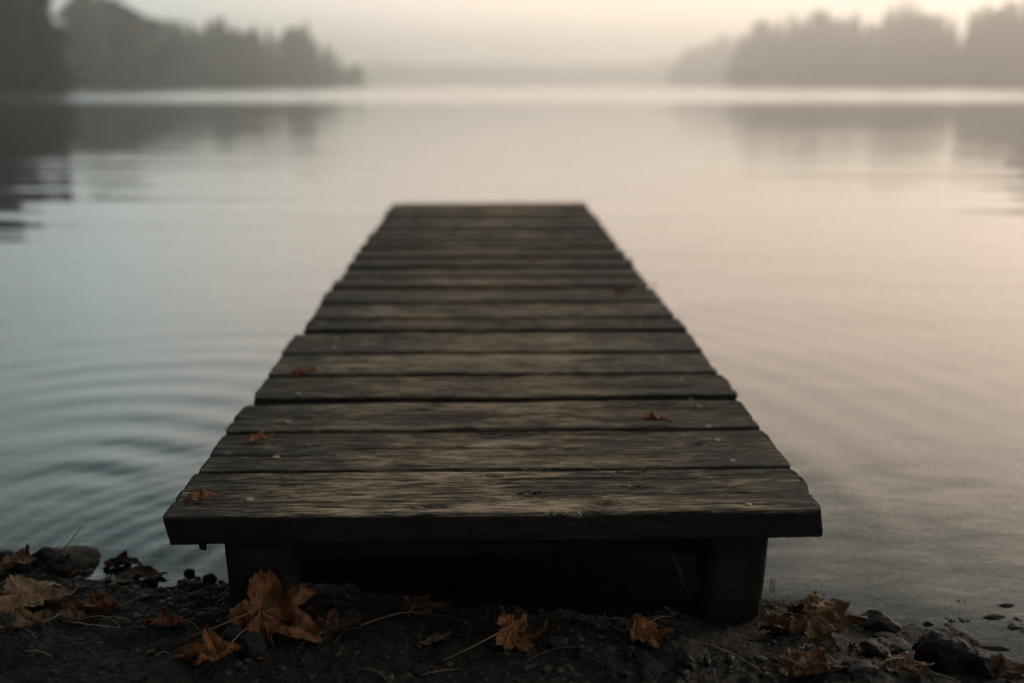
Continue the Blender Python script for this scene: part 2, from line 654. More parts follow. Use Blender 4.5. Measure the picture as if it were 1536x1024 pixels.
M_WOOD = wood_material()
M_NAIL = plain('dull_nail_steel', (0.30, 0.24, 0.175), 0.6, 0.1)
M_GROUND = ground_material()
M_WATER = water_material()
M_LEAF = {
    'rust': leaf_material('leaf_rust', (0.36, 0.135, 0.040), (0.24, 0.085, 0.026)),
    'tan': leaf_material('leaf_tan', (0.34, 0.195, 0.105), (0.20, 0.105, 0.055), (0.07, 0.035, 0.02)),
    'brown': leaf_material('leaf_brown', (0.15, 0.062, 0.026), (0.085, 0.036, 0.018), (0.02, 0.01, 0.006)),
    'orange': leaf_material('leaf_orange', (0.30, 0.115, 0.042), (0.17, 0.060, 0.024)),
}
M_STEM = plain('leaf_stem', (0.26, 0.13, 0.065), 0.6)
M_TWIG = plain('dry_twig', (0.10, 0.072, 0.048), 0.7)
M_STRAW = plain('dry_straw', (0.34, 0.25, 0.16), 0.6)
M_ROCK = rock_material('dark_rock', (0.004, 0.004, 0.004), (0.014, 0.013, 0.012), 0.6)
M_ROCKG = rock_material('grey_rock', (0.014, 0.015, 0.0145), (0.035, 0.035, 0.032), 0.65)
M_ROCKT = rock_material('tan_rock', (0.045, 0.037, 0.027), (0.11, 0.09, 0.065), 0.6)
M_PEB = rock_material('pebbles', (0.005, 0.005, 0.0045), (0.060, 0.050, 0.038), 0.5, True)
M_PEBW = rock_material('bed_pebbles', (0.03, 0.027, 0.021), (0.50, 0.41, 0.30), 0.6, True)
M_FOL = foliage_material('dark_foliage', (0.012, 0.026, 0.020), (0.030, 0.050, 0.036))
M_FOLY = foliage_material('autumn_foliage', (0.09, 0.070, 0.022), (0.16, 0.11, 0.035))
M_BARK = plain('bark', (0.06, 0.05, 0.042), 0.9)


# ------------------------------------------------------------------ ground and water
def axis(lo_fine, hi_fine, step, lo, hi, grow):
    a = [lo_fine]
    s = step
    while a[-1] > lo:
        s *= grow
        a.append(a[-1] - s)
    left = a[::-1]
    mid = list(np.arange(lo_fine + step, hi_fine, step))
    b = [mid[-1]]
    s = step
    while b[-1] < hi:
        s *= grow
        b.append(b[-1] + s)
    return np.array(left + mid + b[1:])


gx = axis(-0.95, 0.95, 0.0032, -1250, 1250, 1.055)
gy = axis(0.95, 1.62, 0.0030, -40, 1250, 1.045)
X, Y_ = np.meshgrid(gx, gy, indexing='xy')
Z = ground_h(X, Y_)
me = npmesh('ground', np.stack([X, Y_, Z], -1).reshape(-1, 3), grid_faces(len(gx), len(gy)))
go = link('ground', me, None, M_GROUND)
tag(go, kind='structure')

RC1 = on_z(40, 790)       # centre of the rings spreading at the left
RC2 = on_z(420, 850)      # a small disturbance at the dock post


def water_h(x, y):
    r = np.hypot(x - RC1[0], y - RC1[1]) + 1e-6
    env = sstep(0.05, 0.25, r) * np.exp(-r / 1.25) * 1.25
    ang = np.arctan2(y - RC1[1], x - RC1[0])
    wob = 0.55 * fbm(x * 1.1, y * 1.1, 0.3, 2)
    ph = 2 * math.pi * (r / 0.112) ** 0.90 + 3.2 * wob + 0.5 * np.sin(ang * 3)
    lobe = 0.20 + 0.80 * sstep(-0.35, 0.5, vnoise(ang * 2.2 + 4, r * 2.2) + 0.15)
    z = 0.00120 * env * lobe * np.sin(ph)
    r2 = np.hypot(x - RC2[0], y - RC2[1]) + 1e-6
    e2 = np.exp(-r2 / 0.45) * sstep(0.02, 0.1, r2) * sstep(0.05, -0.25, x)
    z = z + 0.00042 * e2 * np.sin(2 * math.pi * r2 / 0.052 + 2.0 * fbm(x * 3, y * 3, 0, 2))
    # long low swells rolling in, bent a little
    sw = 2 * math.pi * (y + 0.10 * x + 0.28 * fbm(x * 0.35, y * 0.35, 3.0, 2)) / 0.60
    a3 = sstep(2.2, 5.0, y) * (0.35 + 0.65 * sstep(-0.2, 0.6, vnoise(x * 0.25 + 2, y * 0.5)))
    z = z + 0.0024 * a3 * np.sin(sw)
    sw2 = 2 * math.pi * (y * 0.96 - 0.20 * x + 0.2 * fbm(x * 0.8, y * 0.8, 7.0, 2)) / 0.34
    z = z + 0.00055 * sstep(1.4, 2.4, y) * sstep(-0.1, 0.6, vnoise(x * 0.7, y * 0.8 + 9)) * np.sin(sw2)
    z = z + 0.0006 * fbm(x * 3.2, y * 6.5, 1.0, 3) * np.exp(-np.abs(y - 1.2) / 3)
    return z * sstep(40, 12, np.hypot(x, y))


wx = axis(-2.6, 2.2, 0.0115, -1240, 1240, 1.05)
wy = axis(1.0, 11.0, 0.0105, 0.2, 1240, 1.03)
X, Y_ = np.meshgrid(wx, wy, indexing='xy')
me = npmesh('water', np.stack([X, Y_, water_h(X, Y_)], -1).reshape(-1, 3), grid_faces(len(wx), len(wy)))
wo_ = link('water', me, None, M_WATER)
tag(wo_, kind='structure')

# ------------------------------------------------------------------ the dock
DY, DS = 1.167, 0.0099
YAW = math.radians(1.53)
D0 = Vector((-0.020, 1.167, 0.0))
dock = empty('dock', D0, YAW)
tag(dock, 'low weathered plank dock running out from the leafy shore over the still lake', 'dock')
T_PL = 0.0435


def deck_z(v):                       # v = distance along the dock from its front edge
    return 0.185 + DS * v


def row_to_v(py):                    # pixel row of a plank edge -> distance along the dock
    z = 0.185
    for _ in range(6):
        y = on_z(734, py, z)[1]
        z = 0.185 + DS * (y - DY)
    return (y - DY) / math.cos(YAW)


def plank(u0, u1, v0, v1, n_u, n_top, seed, cracks=(), knots=(), chips=(), dz=0.0, wav=0.0012, skew=0.0):
    rng = np.random.RandomState(seed)
    w, th, r = v1 - v0, T_PL, 0.0045
    # cross-section loop in (v, z): top (back to front), front face, bottom, back face
    pts = []
    for q in np.linspace(1, 0, n_top):
        v = q * (w - 2 * r) + r
        pts.append((v, 0.0, 0.0))
    for a in (22, 45, 68):
        pts.append((r - r * math.sin(math.radians(a)), -r + r * math.cos(math.radians(a)), 0.4))
    nf = 14 if n_top > 30 else 6
    for q in np.linspace(0, 1, nf):
        pts.append((0.0, -r - q * (th - 2 * r), 1.0))
    for q in np.linspace(0.03, 0.97, 6):
        pts.append((q * w, -th, 1.0))
    for q in np.linspace(0, 1, max(nf // 2, 4)):
        pts.append((w, -th + r + q * (th - 2 * r), 1.0))
    pts.append((w - r * 0.3, -r * 0.3, 0.4))
    C = np.array(pts)
    m = len(C)
    u = np.linspace(u0, u1, n_u)
    U, K = np.meshgrid(u, np.arange(m), indexing='ij')
    Vv = C[K, 0].copy()
    Zz = C[K, 1].copy()
    Sd = C[K, 2].copy()
    s = seed * 3.7
    top = 1 - np.clip(Sd * 1.0, 0, 1)
    # plank edges wander
    fr = wav * fbm(U * 7 + s, 0.3 + s, 0, 4) + 0.0007 * fbm(U * 60 + s, Zz * 60, s, 3)
    bk = wav * fbm(U * 6 + s, 7.3 + s, 0, 3)
    q = Vv / w
    Vv += fr * (1 - q) + bk * q + skew * U
    # top surface: cupping, grain ridges
    Zz += top * (0.0009 * fbm(U * 9 + s, Vv * 190, s, 3) + 0.0013 * fbm(U * 5 + s, Vv * 22, s + 3, 3) - 0.0016 * (1 - (2 * q - 1) ** 2))
    Zz += (1 - top) * 0.0008 * fbm(U * 12 + s, Zz * 90, s, 2)
    Zz += 0.0014 * vnoise(U * 2.2 + s, s)
    crack = np.zeros_like(U)
    for (cu0, cu1, cv, cw, cd) in cracks:
        line = cv * w + 0.0035 * fbm(U * 8 + s, cv * 30, s, 3)
        along = sstep(cu0, cu0 + 0.03, U) * sstep(cu1, cu1 - 0.05, U)
        g = np.exp(-((Vv - line) / cw) ** 2) * along * top
        Zz -= cd * g
        crack = np.maximum(crack, g)
    knot = np.zeros_like(U)
    for (ku, kv, ka, kb) in knots:
        d = np.hypot((U - ku) / ka, (Vv - kv * w) / kb)
        d = d + 0.25 * vnoise(U * 90, Vv * 160, s)
        g = np.exp(-d ** 2 * 1.4) * top
        Zz -= 0.0018 * g
        knot = np.maximum(knot, g)
    for (cu, ca, cd) in chips:                       # bites out of the front top edge
        g = np.exp(-((U - cu) / ca) ** 2) * np.clip(1 + 0.8 * vnoise(U * 130, s), 0, 2)
        e = np.exp(-np.abs(Vv) / 0.006) * np.exp(-np.abs(Zz) / 0.007)
        Zz -= cd * g * e
        Vv += cd * 0.9 * g * e
        crack = np.maximum(crack, 0.0 * g)
    # ragged ends
    for end, sg in ((0, -1), (n_u - 1, 1)):
        pass
    endk = 0.0035 * fbm(Vv * 28 + s, Zz * 20, s, 3) + 0.0015 * fbm(Vv * 160, Zz * 40, s, 2)
    edge = np.clip((np.abs(U - (u0 + u1) / 2) - (u1 - u0) / 2 + 0.03) / 0.03, 0, 1)
    U2 = U + endk * edge
    P = np.stack([U2, v0 + Vv, Zz], -1)
    # end caps: round over in two insets
    cen0, cen1 = P[0].mean(0), P[-1].mean(0)
    rows = []
    for k_, (ins, out_) in enumerate(((0.02, 0.0), (0.10, 0.0030), (0.5, 0.0045))):
        rows.append((ins, out_))
    L = [P[0] + (cen0 - P[0]) * i_ * np.array([0, 1, 1]) - np.array([o_, 0, 0]) for i_, o_ in rows[::-1]]
    Rr = [P[-1] + (cen1 - P[-1]) * i_ * np.array([0, 1, 1]) + np.array([o_, 0, 0]) for i_, o_ in rows]
    A = np.stack(L + list(P) + Rr, 0)
    nn = A.shape[0]

    def padz(a, val=None):
        lo = [a[0] if val is None else np.full(m, val)] * 3
        hi = [a[-1] if val is None else np.full(m, val)] * 3
        return np.stack(lo + list(a) + hi, 0)
    kk, cc_, ss = padz(knot, 0), padz(crack, 0), padz(Sd)
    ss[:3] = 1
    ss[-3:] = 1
    A[..., 2] += dz
    V = A.reshape(-1, 3)
    f = grid_faces(m, nn, True)[:, ::-1]
    V = np.vstack([V, A[0].mean(0), A[-1].mean(0)])
    k = np.arange(m)
    k2 = (k + 1) % m
    e0, e1 = nn * m, nn * m + 1
    tr_ = np.vstack([np.stack([k, k2, np.full(m, e0)], -1), np.stack([k2 + (nn - 1) * m, k + (nn - 1) * m, np.full(m, e1)], -1)])
    at_ = {}
    for nm, a in (('knot', kk), ('crack', cc_), ('side', ss)):
        at_[nm] = np.concatenate([a.ravel(), [0, 0]])
    return V, [f, tr_], at_


rows = [771, 706, 646.5, 601.5, 562.5, 531, 499.5, 478.8, 455.5, 433, 417, 402.5, 388.5, 374.5, 365, 356.5, 348, 340, 331, 322.5,
        313.8, 305]
gaps = [0, 2.6, 2.8, 6.2, 2.0, 2.6, 3.0, 1.8, 2.4, 2.0, 1.7, 1.6, 2.0, 1.8, 0.8, 1.2, 0.7, 1.1, 0.8, 0.9, 0.7]
edge_jit = {0: (0, 0), 1: (.000, .003), 2: (-.002, .004), 3: (.002, .006), 4: (.000, .002), 5: (-.005, .006), 6: (.008, .010), 7: (.004, .002), 8: (-.003, .004)}
rj = random.Random(5)
NAILS = {0: [(374, 749), (391, 711), (1123, 756)], 1: [(414, 683), (1099, 689), (1076, 659)], 2: [(432, 631), (1063, 637), (1048, 607)],
         3: [(447, 590), (1036, 590), (1022, 568)]}
CR = {0: [(-0.30, 0.33, 0.80, 0.0012, 0.002), (0.02, 0.42, 0.42, 0.0010, 0.0016), (-0.44, -0.05, 0.30, 0.0009, 0.0014), (0.10, 0.45, 0.16, 0.001, .0018), (-0.1, 0.2, 0.62, 0.0009, 0.0014)],
      1: [(-0.24, 0.10, 0.55, 0.0023, 0.010), (-0.46, -0.28, 0.42, 0.0022, 0.008), (-0.05, 0.28, 0.93, 0.0018, 0.004), (0.05, 0.3, 0.35, 0.001, 0.002)],
      2: [(-0.1, 0.3, 0.3, 0.0012, 0.003), (0.1, 0.44, 0.7, 0.001, 0.002)],
      3: [(0.0, 0.4, 0.42, 0.0014, 0.004)]}
KN = {0: [(-0.005, 0.88, 0.016, 0.007), (0.045, 0.42, 0.028, 0.012), (-0.085, 0.18, 0.020, 0.006), (0.21, 0.90, 0.05, 0.010), (0.20, 0.55, 0.018, 0.008), (0.155, 0.22, 0.03, 0.012)],
      1: [(0.12, 0.5, 0.022, 0.010), (-0.33, 0.6, 0.035, 0.018), (0.33, 0.6, 0.02, 0.012)],
      2: [(-0.14, 0.7, 0.025, 0.008), (-0.04, 0.5, 0.006, 0.005), (0.3, 0.8, 0.03, 0.01)],
      3: [(-0.03, 0.35, 0.014, 0.006), (0.31, 0.5, 0.03, 0.02)], 5: [(0.38, 0.5, 0.03, 0.02)], 6: [(0.35, 0.5, 0.03, 0.02)]}
planks = []
TONE = [1.1, .88, .85, .8, 1.12, .95, .70, 1.05, .65, 1.0, .75, .62, .78, 1.25, .35, 1.6, .4, 1.6, .35, 1.35, .5]
for i in range(len(rows) - 1):
    v0 = row_to_v(rows[i] - (gaps[i] * (1.25 if i < 6 else 1.8 if i < 9 else 2.6) if i else 0))
    v1 = row_to_v(rows[i + 1])
    ja, jb = edge_jit.get(i, (rj.uniform(-.006, .006), rj.uniform(-.006, .006)))
    n_u, n_t = (720, 84) if i == 0 else ((560, 64) if i < 4 else (200, 34) if i < 9 else (90, 16))
    V, Fc, A = plank(-0.449 + ja, 0.449 + jb, 0.0, v1 - v0, n_u, n_t, 11 + i, CR.get(i, [(rj.uniform(-.4, 0), rj.uniform(0.05, .4), rj.uniform(.2, .8), .0012, .003)]),
                     KN.get(i, [(rj.uniform(-.4, .4), rj.uniform(.2, .8), .02, .01)]),
                     chips=[(0.115, 0.022, 0.010), (0.075, 0.010, 0.004)] if i == 0 else [(rj.uniform(-.4, .4), .02, .004)],
                     dz=0.0 if i == 0 else rj.uniform(-.0015, .0015), wav=0.0010 if i == 0 else 0.0016,
                     skew=0.0 if i in (0, 1, 2) else rj.uniform(-.004, .004))
    V = V - np.array([0, 0, 0])
    A['tone'] = np.full(len(V), TONE[i])
    me = npmesh('plank', V, Fc, True, A)
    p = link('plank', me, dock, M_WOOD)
    p.location = (0, v0, deck_z((v0 + v1) / 2))
    p.rotation_euler = (math.atan(DS), 0, rj.uniform(-.0006, .0006))
    planks.append((p, v0, v1, V))


# nail heads
def nail_mesh():
    r, n = 0.0056, 20
    V = [(0, 0, 0.0006)]
    prof = [(0.6, 0.0006), (0.90, 0.0005), (1.0, 0.0001), (1.0, -0.002)]
    for q, z in prof:
        for k in range(n):
            a = 2 * math.pi * k / n
            rr = r * q * (1 + 0.05 * math.sin(3 * a + 1))
            V.append((rr * math.cos(a), rr * math.sin(a), z))
    tris = np.array([(0, 1 + k, 1 + (k + 1) % n) for k in range(n)])
    f = np.array([(1 + j * n + k, 1 + (j + 1) * n + k, 1 + (j + 1) * n + (k + 1) % n, 1 + j * n + (k + 1) % n) for j in range(3) for k in range(n)])
    return npmesh('nail_head', np.array(V), [tris, f])


NAIL = nail_mesh()
NAIL.materials.append(M_NAIL)
inv = Matrix.Translation(-D0)
Rz = Matrix.Rotation(-YAW, 4, 'Z')
for i, (p, v0, v1, PV) in enumerate(planks):
    spots = []
    if i in NAILS:
        for px, py in NAILS[i]:
            z = deck_z((v0 + v1) / 2)
            x, y = on_z(px, py, z)
            q = Rz @ (Vector((x, y, 0)) - Vector((D0.x, D0.y, 0)))
            spots.append((q.x, q.y - v0))
    else:
        w = v1 - v0
        for sx_ in (-1, 1):
            for k in ((0.3, 0.72) if i < 6 else (0.5,)):
                if i > 5 and rj.random() < 0.6:
                    continue
                spots.append((sx_ * (0.352 + rj.uniform(-.012, .012)), w * (k + rj.uniform(-.06, .06))))
    for a, b_ in spots:
        dd_ = np.hypot(PV[:, 0] - a, PV[:, 1] - b_) + (PV[:, 2] < -0.02) * 9
        nz_ = float(PV[np.argsort(dd_)[:8], 2].mean())
        n = bpy.data.objects.new('nail_head', NAIL)
        COL.objects.link(n)
        n.parent = p
        n.location = (a, b_, nz_ + 0.0004)
        n.rotation_euler = (rj.uniform(-.08, .08), rj.uniform(-.08, .08), rj.uniform(0, 6))
        s_ = rj.uniform(0.85, 1.15)
        n.scale = (s_, s_, 1)


def timber(w, d, h, seed, name, taper=0.0, axis_='z', n=60, mat=None, crack=True):
    """rough squared timber; long axis z, origin at its foot"""
    m_side = 12
    loop = []
    r = 0.006
    cs = [(-w / 2, -d / 2), (w / 2, -d / 2), (w / 2, d / 2), (-w / 2, d / 2)]
    for k in range(4):
        a, b_ = np.array(cs[k]), np.array(cs[(k + 1) % 4])
        L_ = np.linalg.norm(b_ - a)
        for q in np.linspace(r / L_, 1 - r / L_, m_side):
            loop.append(a + (b_ - a) * q)
    loop = np.array(loop)
    m = len(loop)
    z = np.linspace(0, h, n)
    Zg, K = np.meshgrid(z, np.arange(m), indexing='ij')
    P = np.stack([loop[K, 0], loop[K, 1], Zg], -1)
    k_ = 1 + taper * (Zg / h - 0.5)
    P[..., 0] *= k_
    P[..., 1] *= k_
    nz = 0.0016 * fbm(P[..., 0] * 110 + seed, P[..., 1] * 110, Zg * 5, 3) + 0.002 * fbm(P[..., 0] * 20, P[..., 1] * 20 + seed, Zg * 6, 2)
    rr = np.hypot(P[..., 0], P[..., 1]) + 1e-9
    P[..., 0] += P[..., 0] / rr * nz
    P[..., 1] += P[..., 1] / rr * nz
    cr = np.zeros_like(Zg)
    if crack:
        xc = w * 0.18 + 0.004 * fbm(Zg * 25, seed, 0, 2)
        g = np.exp(-((P[..., 0] - xc) / 0.0018) ** 2) * (P[..., 1] < 0) * sstep(h * 0.45, h * 0.6, Zg)
        P[..., 1] += 0.006 * g
        cr = g
    V = np.vstack([P.reshape(-1, 3), P[0].mean(0), P[-1].mean(0)])
    f = grid_faces(m, n, True)
    k = np.arange(m)
    k2 = (k + 1) % m
    tr_ = np.vstack([np.stack([k2, k, np.full(m, n * m)], -1), np.stack([k + (n - 1) * m, k2 + (n - 1) * m, np.full(m, n * m + 1)], -1)])
    if axis_ == 'y':
        V = V[:, [0, 2, 1]] * np.array([1, 1, 1])
        f = f[:, ::-1]
        tr_ = tr_[:, ::-1]
    if axis_ == 'x':
        V = V[:, [2, 0, 1]]
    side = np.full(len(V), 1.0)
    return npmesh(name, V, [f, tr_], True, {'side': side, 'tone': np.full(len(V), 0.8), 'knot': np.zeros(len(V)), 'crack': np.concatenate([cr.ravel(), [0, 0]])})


plen = planks[-1][2]
# posts: front pair on the shore, two more pairs standing in the water
for k, (v, zb) in enumerate(((0.075, -0.05), (plen * 0.5, -0.9), (plen - 0.12, -1.3))):
    for sx_ in (-1, 1):
        u = sx_ * 0.335 - (0.006 if sx_ < 0 else 0)
        top = deck_z(v) - T_PL - 0.0045
        w_ = 0.086 if k == 0 else 0.075
        if k == 0:
            u = -0.341 if sx_ < 0 else 0.345
            w_ = 0.084 if sx_ < 0 else 0.082
        me = timber(w_, 0.086 if k == 0 else 0.075, top - zb, 3 + k * 2 + sx_, 'post', taper=(0.10 if (sx_ > 0 and k == 0) else 0.0), crack=(sx_ > 0))
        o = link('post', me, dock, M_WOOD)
        o.location = (u, v, zb)
# long beams under the planks, behind the front posts
for sx_ in (-1, 1):
    me = timber(0.045, 0.075, plen - 0.20, 40 + sx_, 'beam', axis_='y', n=120, crack=False)
    o = link('beam', me, dock, M_WOOD)
    o.location = (sx_ * 0.300, 0.172, deck_z(0.172) - T_PL - 0.0435)
    o.rotation_euler = (math.atan(DS), 0, 0)
for v in (0.148, plen * 0.5 + 0.08, plen - 0.2):
    hh = 0.09 if v < 0.2 else 0.045
    me = timber(0.04, hh, 0.76, 50 + int(v * 10), 'cross_beam', axis_='x', n=60, crack=False)
    o = link('cross_beam', me, dock, M_WOOD)
    o.location = (-0.38, v, deck_z(v) - T_PL - (0.0475 if v < 0.2 else 0.106))

# splinter hanging under the front plank's left end
def strip(pts, wd, th=0.0012):
    P = np.array(pts, float)
    return tube(P, wd, 5)


V, Fc = tube([(0, 0, 0.002), (0.002, 0, -0.004), (0.004, 0.001, -0.008)], [0.006, 0.0045, 0.0008], 6)
o = link('splinter', npmesh('splinter', V, Fc), dock, M_WOOD)
o.location = (-0.405, 0.006, 0.185 - T_PL)


# ------------------------------------------------------------------ leaves
def leaf_blade(kind, seed, curl, curl_dir, fold, crumple, tipup=0.0):
    """blade of unit size; the stem joins at the origin and the tip points to +Y"""
    rng = np.random.RandomState(seed)
    nth, nr = (150, 18)
    th = np.linspace(-math.pi, math.pi, nth, endpoint=False)
    if kind == 'maple':
        lobes = [(0.0, 1.0, .30), (0.86, 0.86, .28), (-0.84, 0.82, .28), (1.78, 0.60, .26), (-1.80, 0.56, .26)]
        lobes = [(a + rng.uniform(-.07, .07), l * rng.uniform(.9, 1.08), w_) for a, l, w_ in lobes]
        r = np.full(nth, 0.46)
        for a, l, w_ in lobes:
            d = np.abs(th - a)
            r = np.maximum(r, l * np.clip(1 - (d / (w_ * 2.7)) ** 1.0, 0, 1) ** 0.85)
            for sgn in (-1, 1):
                d2 = np.abs(th - (a + sgn * 0.22))
                r = np.maximum(r, l * 0.74 * np.clip(1 - d2 / 0.24, 0, 1) ** 0.5)
        r += (0.05 * np.abs(np.sin(th * 17 + rng.rand() * 6)) ** 0.7 + 0.03 * np.abs(np.sin(th * 41 + 2)) - 0.03) * (0.6 + 0.8 * rng.rand(nth))
        back = np.abs(np.abs(th) - math.pi)
        r *= 0.35 + 0.65 * np.clip(back / 0.9, 0, 1)
        axes = [a for a, l, w_ in lobes]
        X0 = r[None] * np.sin(th)[None]
        Y0 = r[None] * np.cos(th)[None]
        cx_, cy_ = 0.0, 0.0
    else:
        # simple oval leaf with pointed tip, finely toothed
        t = (th + math.pi) / (2 * math.pi)
        s_ = np.where(t < .5, t * 2, 2 - t * 2)
        side = np.where(t < .5, -1, 1)
        wprof = 0.30 * np.sin(np.pi * s_ ** 0.85) ** 0.8 * (1 - 0.25 * s_) + 0.012 * np.abs(np.sin(s_ * 50))
        X0 = (side * wprof)[None]
        Y0 = s_[None] * 1.0
        cx_, cy_ = 0.0, 0.45
        axes = [0.0]
    rho = np.linspace(0, 1, nr)[1:]
    Xg = cx_ + (X0 - cx_) * rho[:, None]
    Yg = cy_ + (Y0 - cy_) * rho[:, None]
    XX = np.concatenate([[cx_], Xg.ravel()])
    YY = np.concatenate([[cy_], Yg.ravel()])
    RH = np.concatenate([[0], np.repeat(rho, nth)])
    # veins
    vein = np.zeros_like(XX)
    if kind == 'maple':
        ang = np.arctan2(XX, YY)
        rr = np.hypot(XX, YY)
        for a in axes:
            dd = rr * np.abs(np.sin(ang - a))
            ok = np.cos(ang - a) > 0
            vein = np.maximum(vein, np.exp(-(dd / 0.012) ** 2) * ok)
            # herringbone side veins
            al = rr * np.cos(ang - a)
            hb = np.abs(((al - dd * 0.9) * 7.0) % 1.0 - 0.5) * 2
            vein = np.maximum(vein, 0.45 * np.exp(-((1 - hb) / 0.16) ** 2) * ok * (dd < 0.20) * (dd > 0.01))
        foldz = np.min([rr * np.abs(np.sin(ang - a)) + (np.cos(ang - a) < 0) * 9 for a in axes], axis=0)
        foldz = np.minimum(foldz, 0.3)
    else:
        vein = np.exp(-(XX / 0.010) ** 2)
        hb = np.abs(((YY - np.abs(XX) * 0.8) * 9.0) % 1.0 - 0.5) * 2
        vein = np.maximum(vein, 0.5 * np.exp(-((1 - hb) / 0.16) ** 2))
        foldz = np.abs(XX)
    ZZ = fold * foldz
    ZZ = ZZ + crumple * (0.10 * fbm(XX * 2.6 + seed, YY * 2.6, seed, 3) + 0.035 * fbm(XX * 9 + seed, YY * 9, seed, 2))
    ZZ = ZZ + crumple * 0.10 * RH ** 3 * vnoise(np.arctan2(XX, YY - cy_) * 2.5 + seed, seed)
    # roll around an axis
    c, s = math.cos(curl_dir), math.sin(curl_dir)
    yc = 0.45 if kind == 'maple' else 0.5
    a_ = XX * c + (YY - yc) * s
    b_ = -XX * s + (YY - yc) * c
    if abs(curl) > 1e-3:
        R = 1.0 / curl
        a2 = (R - ZZ) * np.sin(a_ / R)
        z2 = R - (R - ZZ) * np.cos(a_ / R)
    else:
        a2, z2 = a_, ZZ
    XX = a2 * c - b_ * s
    YY = a2 * s + b_ * c + yc
    ZZ = z2
    ZZ = ZZ + tipup * np.maximum(YY, 0) ** 2
    V = np.stack([XX, YY, ZZ], -1)
    k = np.arange(nth)
    k2 = (k + 1) % nth
    tr_ = np.stack([np.zeros(nth, int), 1 + k2, 1 + k], -1)
    f = []
    for j in range(nr - 2):
        a0 = 1 + j * nth
        f.append(np.stack([a0 + k, a0 + k2, a0 + nth + k2, a0 + nth + k], -1))
    f = np.vstack(f)
    base = V[0] if kind == 'maple' else V[1 + (nr - 2) * nth]
    return V, [tr_[:, ::-1], f[:, ::-1]], {'vein': vein, 'rim': RH ** 8}, base


def surf(px, py, lift):
    if lift == 'deck':
        z = 0.19
        for _ in range(6):
            x, y = on_z(px, py, z)
            z = 0.185 + DS * (y - DY) + 0.002
        return Vector((x, y, z))
    return at(px, py, lift)


def leaf(label, px, py, width, head, mat='rust', kind='maple', curl=1.0, cdir=0.0, fold=0.15, crumple=1.0, pitch=0.0, roll=0.0,
         stem=None, lift=0.004, seed=1, category='leaf', stemup=0.006, stem_thick=1.0, tipup=0.0, squash=1.0, sink=0.0, group='fallen leaves'):
    """(px,py): middle of the blade; width: blade length in metres; head: compass heading of the tip in degrees, 0 = away"""
    c = surf(px, py, lift)
    curl *= 0.42 if kind == 'maple' else 0.45
    width *= 1.04
    V, Fc, A, base = leaf_blade(kind, seed, curl, cdir, fold * 0.75, crumple, tipup)
    V = V * np.array([squash, 1, 1]) * width
    base = np.array(base) * np.array([squash, 1, 1]) * width
    ctr = V.mean(0)
    R = (Euler((math.radians(pitch), math.radians(roll), 0)).to_matrix())
    Rh = Matrix.Rotation(-math.radians(head), 3, 'Z')
    Mx = np.array(Rh @ R)
    V = (V - np.array([ctr[0], ctr[1], 0])) @ Mx.T
    bp = (base - np.array([ctr[0], ctr[1], 0])) @ Mx.T
    # rest on the ground: lowest points touch the surface
    if lift != 'deck':
        wx_, wy_ = V[:, 0] + c.x, V[:, 1] + c.y
        g = np.maximum(ground_h(wx_, wy_), 0.0)
    else:
        g = np.full(len(V), c.z)
    gap = (V[:, 2] + c.z) - g
    dzz = np.percentile(gap, 4)
    z0 = c.z - dzz + 0.0012 - sink
    t = empty('leaf', (c.x, c.y, z0))
    tag(t, label, category, group)
    me = npmesh('blade', V, Fc, True, A)
    o = link('blade', me, t, M_LEAF[mat])
    sol = o.modifiers.new('thickness', 'SOLIDIFY')
    sol.thickness = 0.0005
    sol.offset = 0
    if stem:
        e = surf(stem[0], stem[1], lift if lift == 'deck' else 0.0045)
        q = np.array([e.x - c.x, e.y - c.y, e.z - z0])
        if lift == 'deck':
            q[2] = e.z - z0
        st = bez(bp, q, side=stem[2] if len(stem) > 2 else 0.08, n=14, up=stemup)
        rr = np.linspace(0.0011, 0.0007, 14) * stem_thick
        rr[-1] *= 1.7
        V2, F2 = tube(st, rr, 7)
        link('stem', npmesh('stem', V2, F2), t, M_STEM)
    return t


R_ = math.radians
# on the shore, left
leaf('big rust maple leaf propped against the left front post of the dock', 404, 938, 0.090, 122, 'orange', curl=1.0, cdir=1.5, fold=0.5,
     crumple=1.9, pitch=-4, roll=34, stem=(272, 962, 0.12), seed=3, squash=1.0, stemup=0.008)
leaf('rust leaf in front of the grey pebbles below the big propped leaf', 332, 982, 0.060, 262, 'rust', curl=5, cdir=0.3, fold=0.5, crumple=1.4,
     pitch=8, stem=(373, 944, -0.15), seed=4, squash=0.8, stemup=0.014)
leaf('dark red-brown leaf in the shade right of the left front post', 492, 950, 0.052, 60, 'brown', curl=3, fold=0.3, crumple=1.2, pitch=8,
     stem=(452, 966, 0.1), seed=5)
leaf('large tan leaf with a dark stem line at the left end of the shore', 38, 900, 0.085, 75, 'tan', curl=2.2, cdir=1.2, fold=0.25, crumple=0.8, pitch=0,
     roll=0, stem=(-20, 888, 0.1), seed=6, squash=0.9)
leaf('tan folded leaf just below the large tan leaf at the left', 53, 937, 0.048, 250, 'tan', curl=4, cdir=0.1, fold=0.4, crumple=1.2, pitch=5,
     stem=(128, 906, -0.1), seed=7, squash=0.6)
leaf('orange-brown crumpled leaf with a long stem pointing at the post', 156, 917, 0.050, 262, 'orange', curl=5, cdir=0.4, fold=0.5, crumple=1.4, pitch=8,
     roll=0, stem=(226, 891, -0.1), seed=8, squash=0.8, stemup=0.006)
leaf('small pale brown leaf tucked left of the orange-brown crumpled leaf', 112, 929, 0.034, 280, 'tan', curl=3, cdir=0.2, fold=0.4, crumple=1.2,
     stem=(180, 940, 0.12), seed=9, squash=0.7)
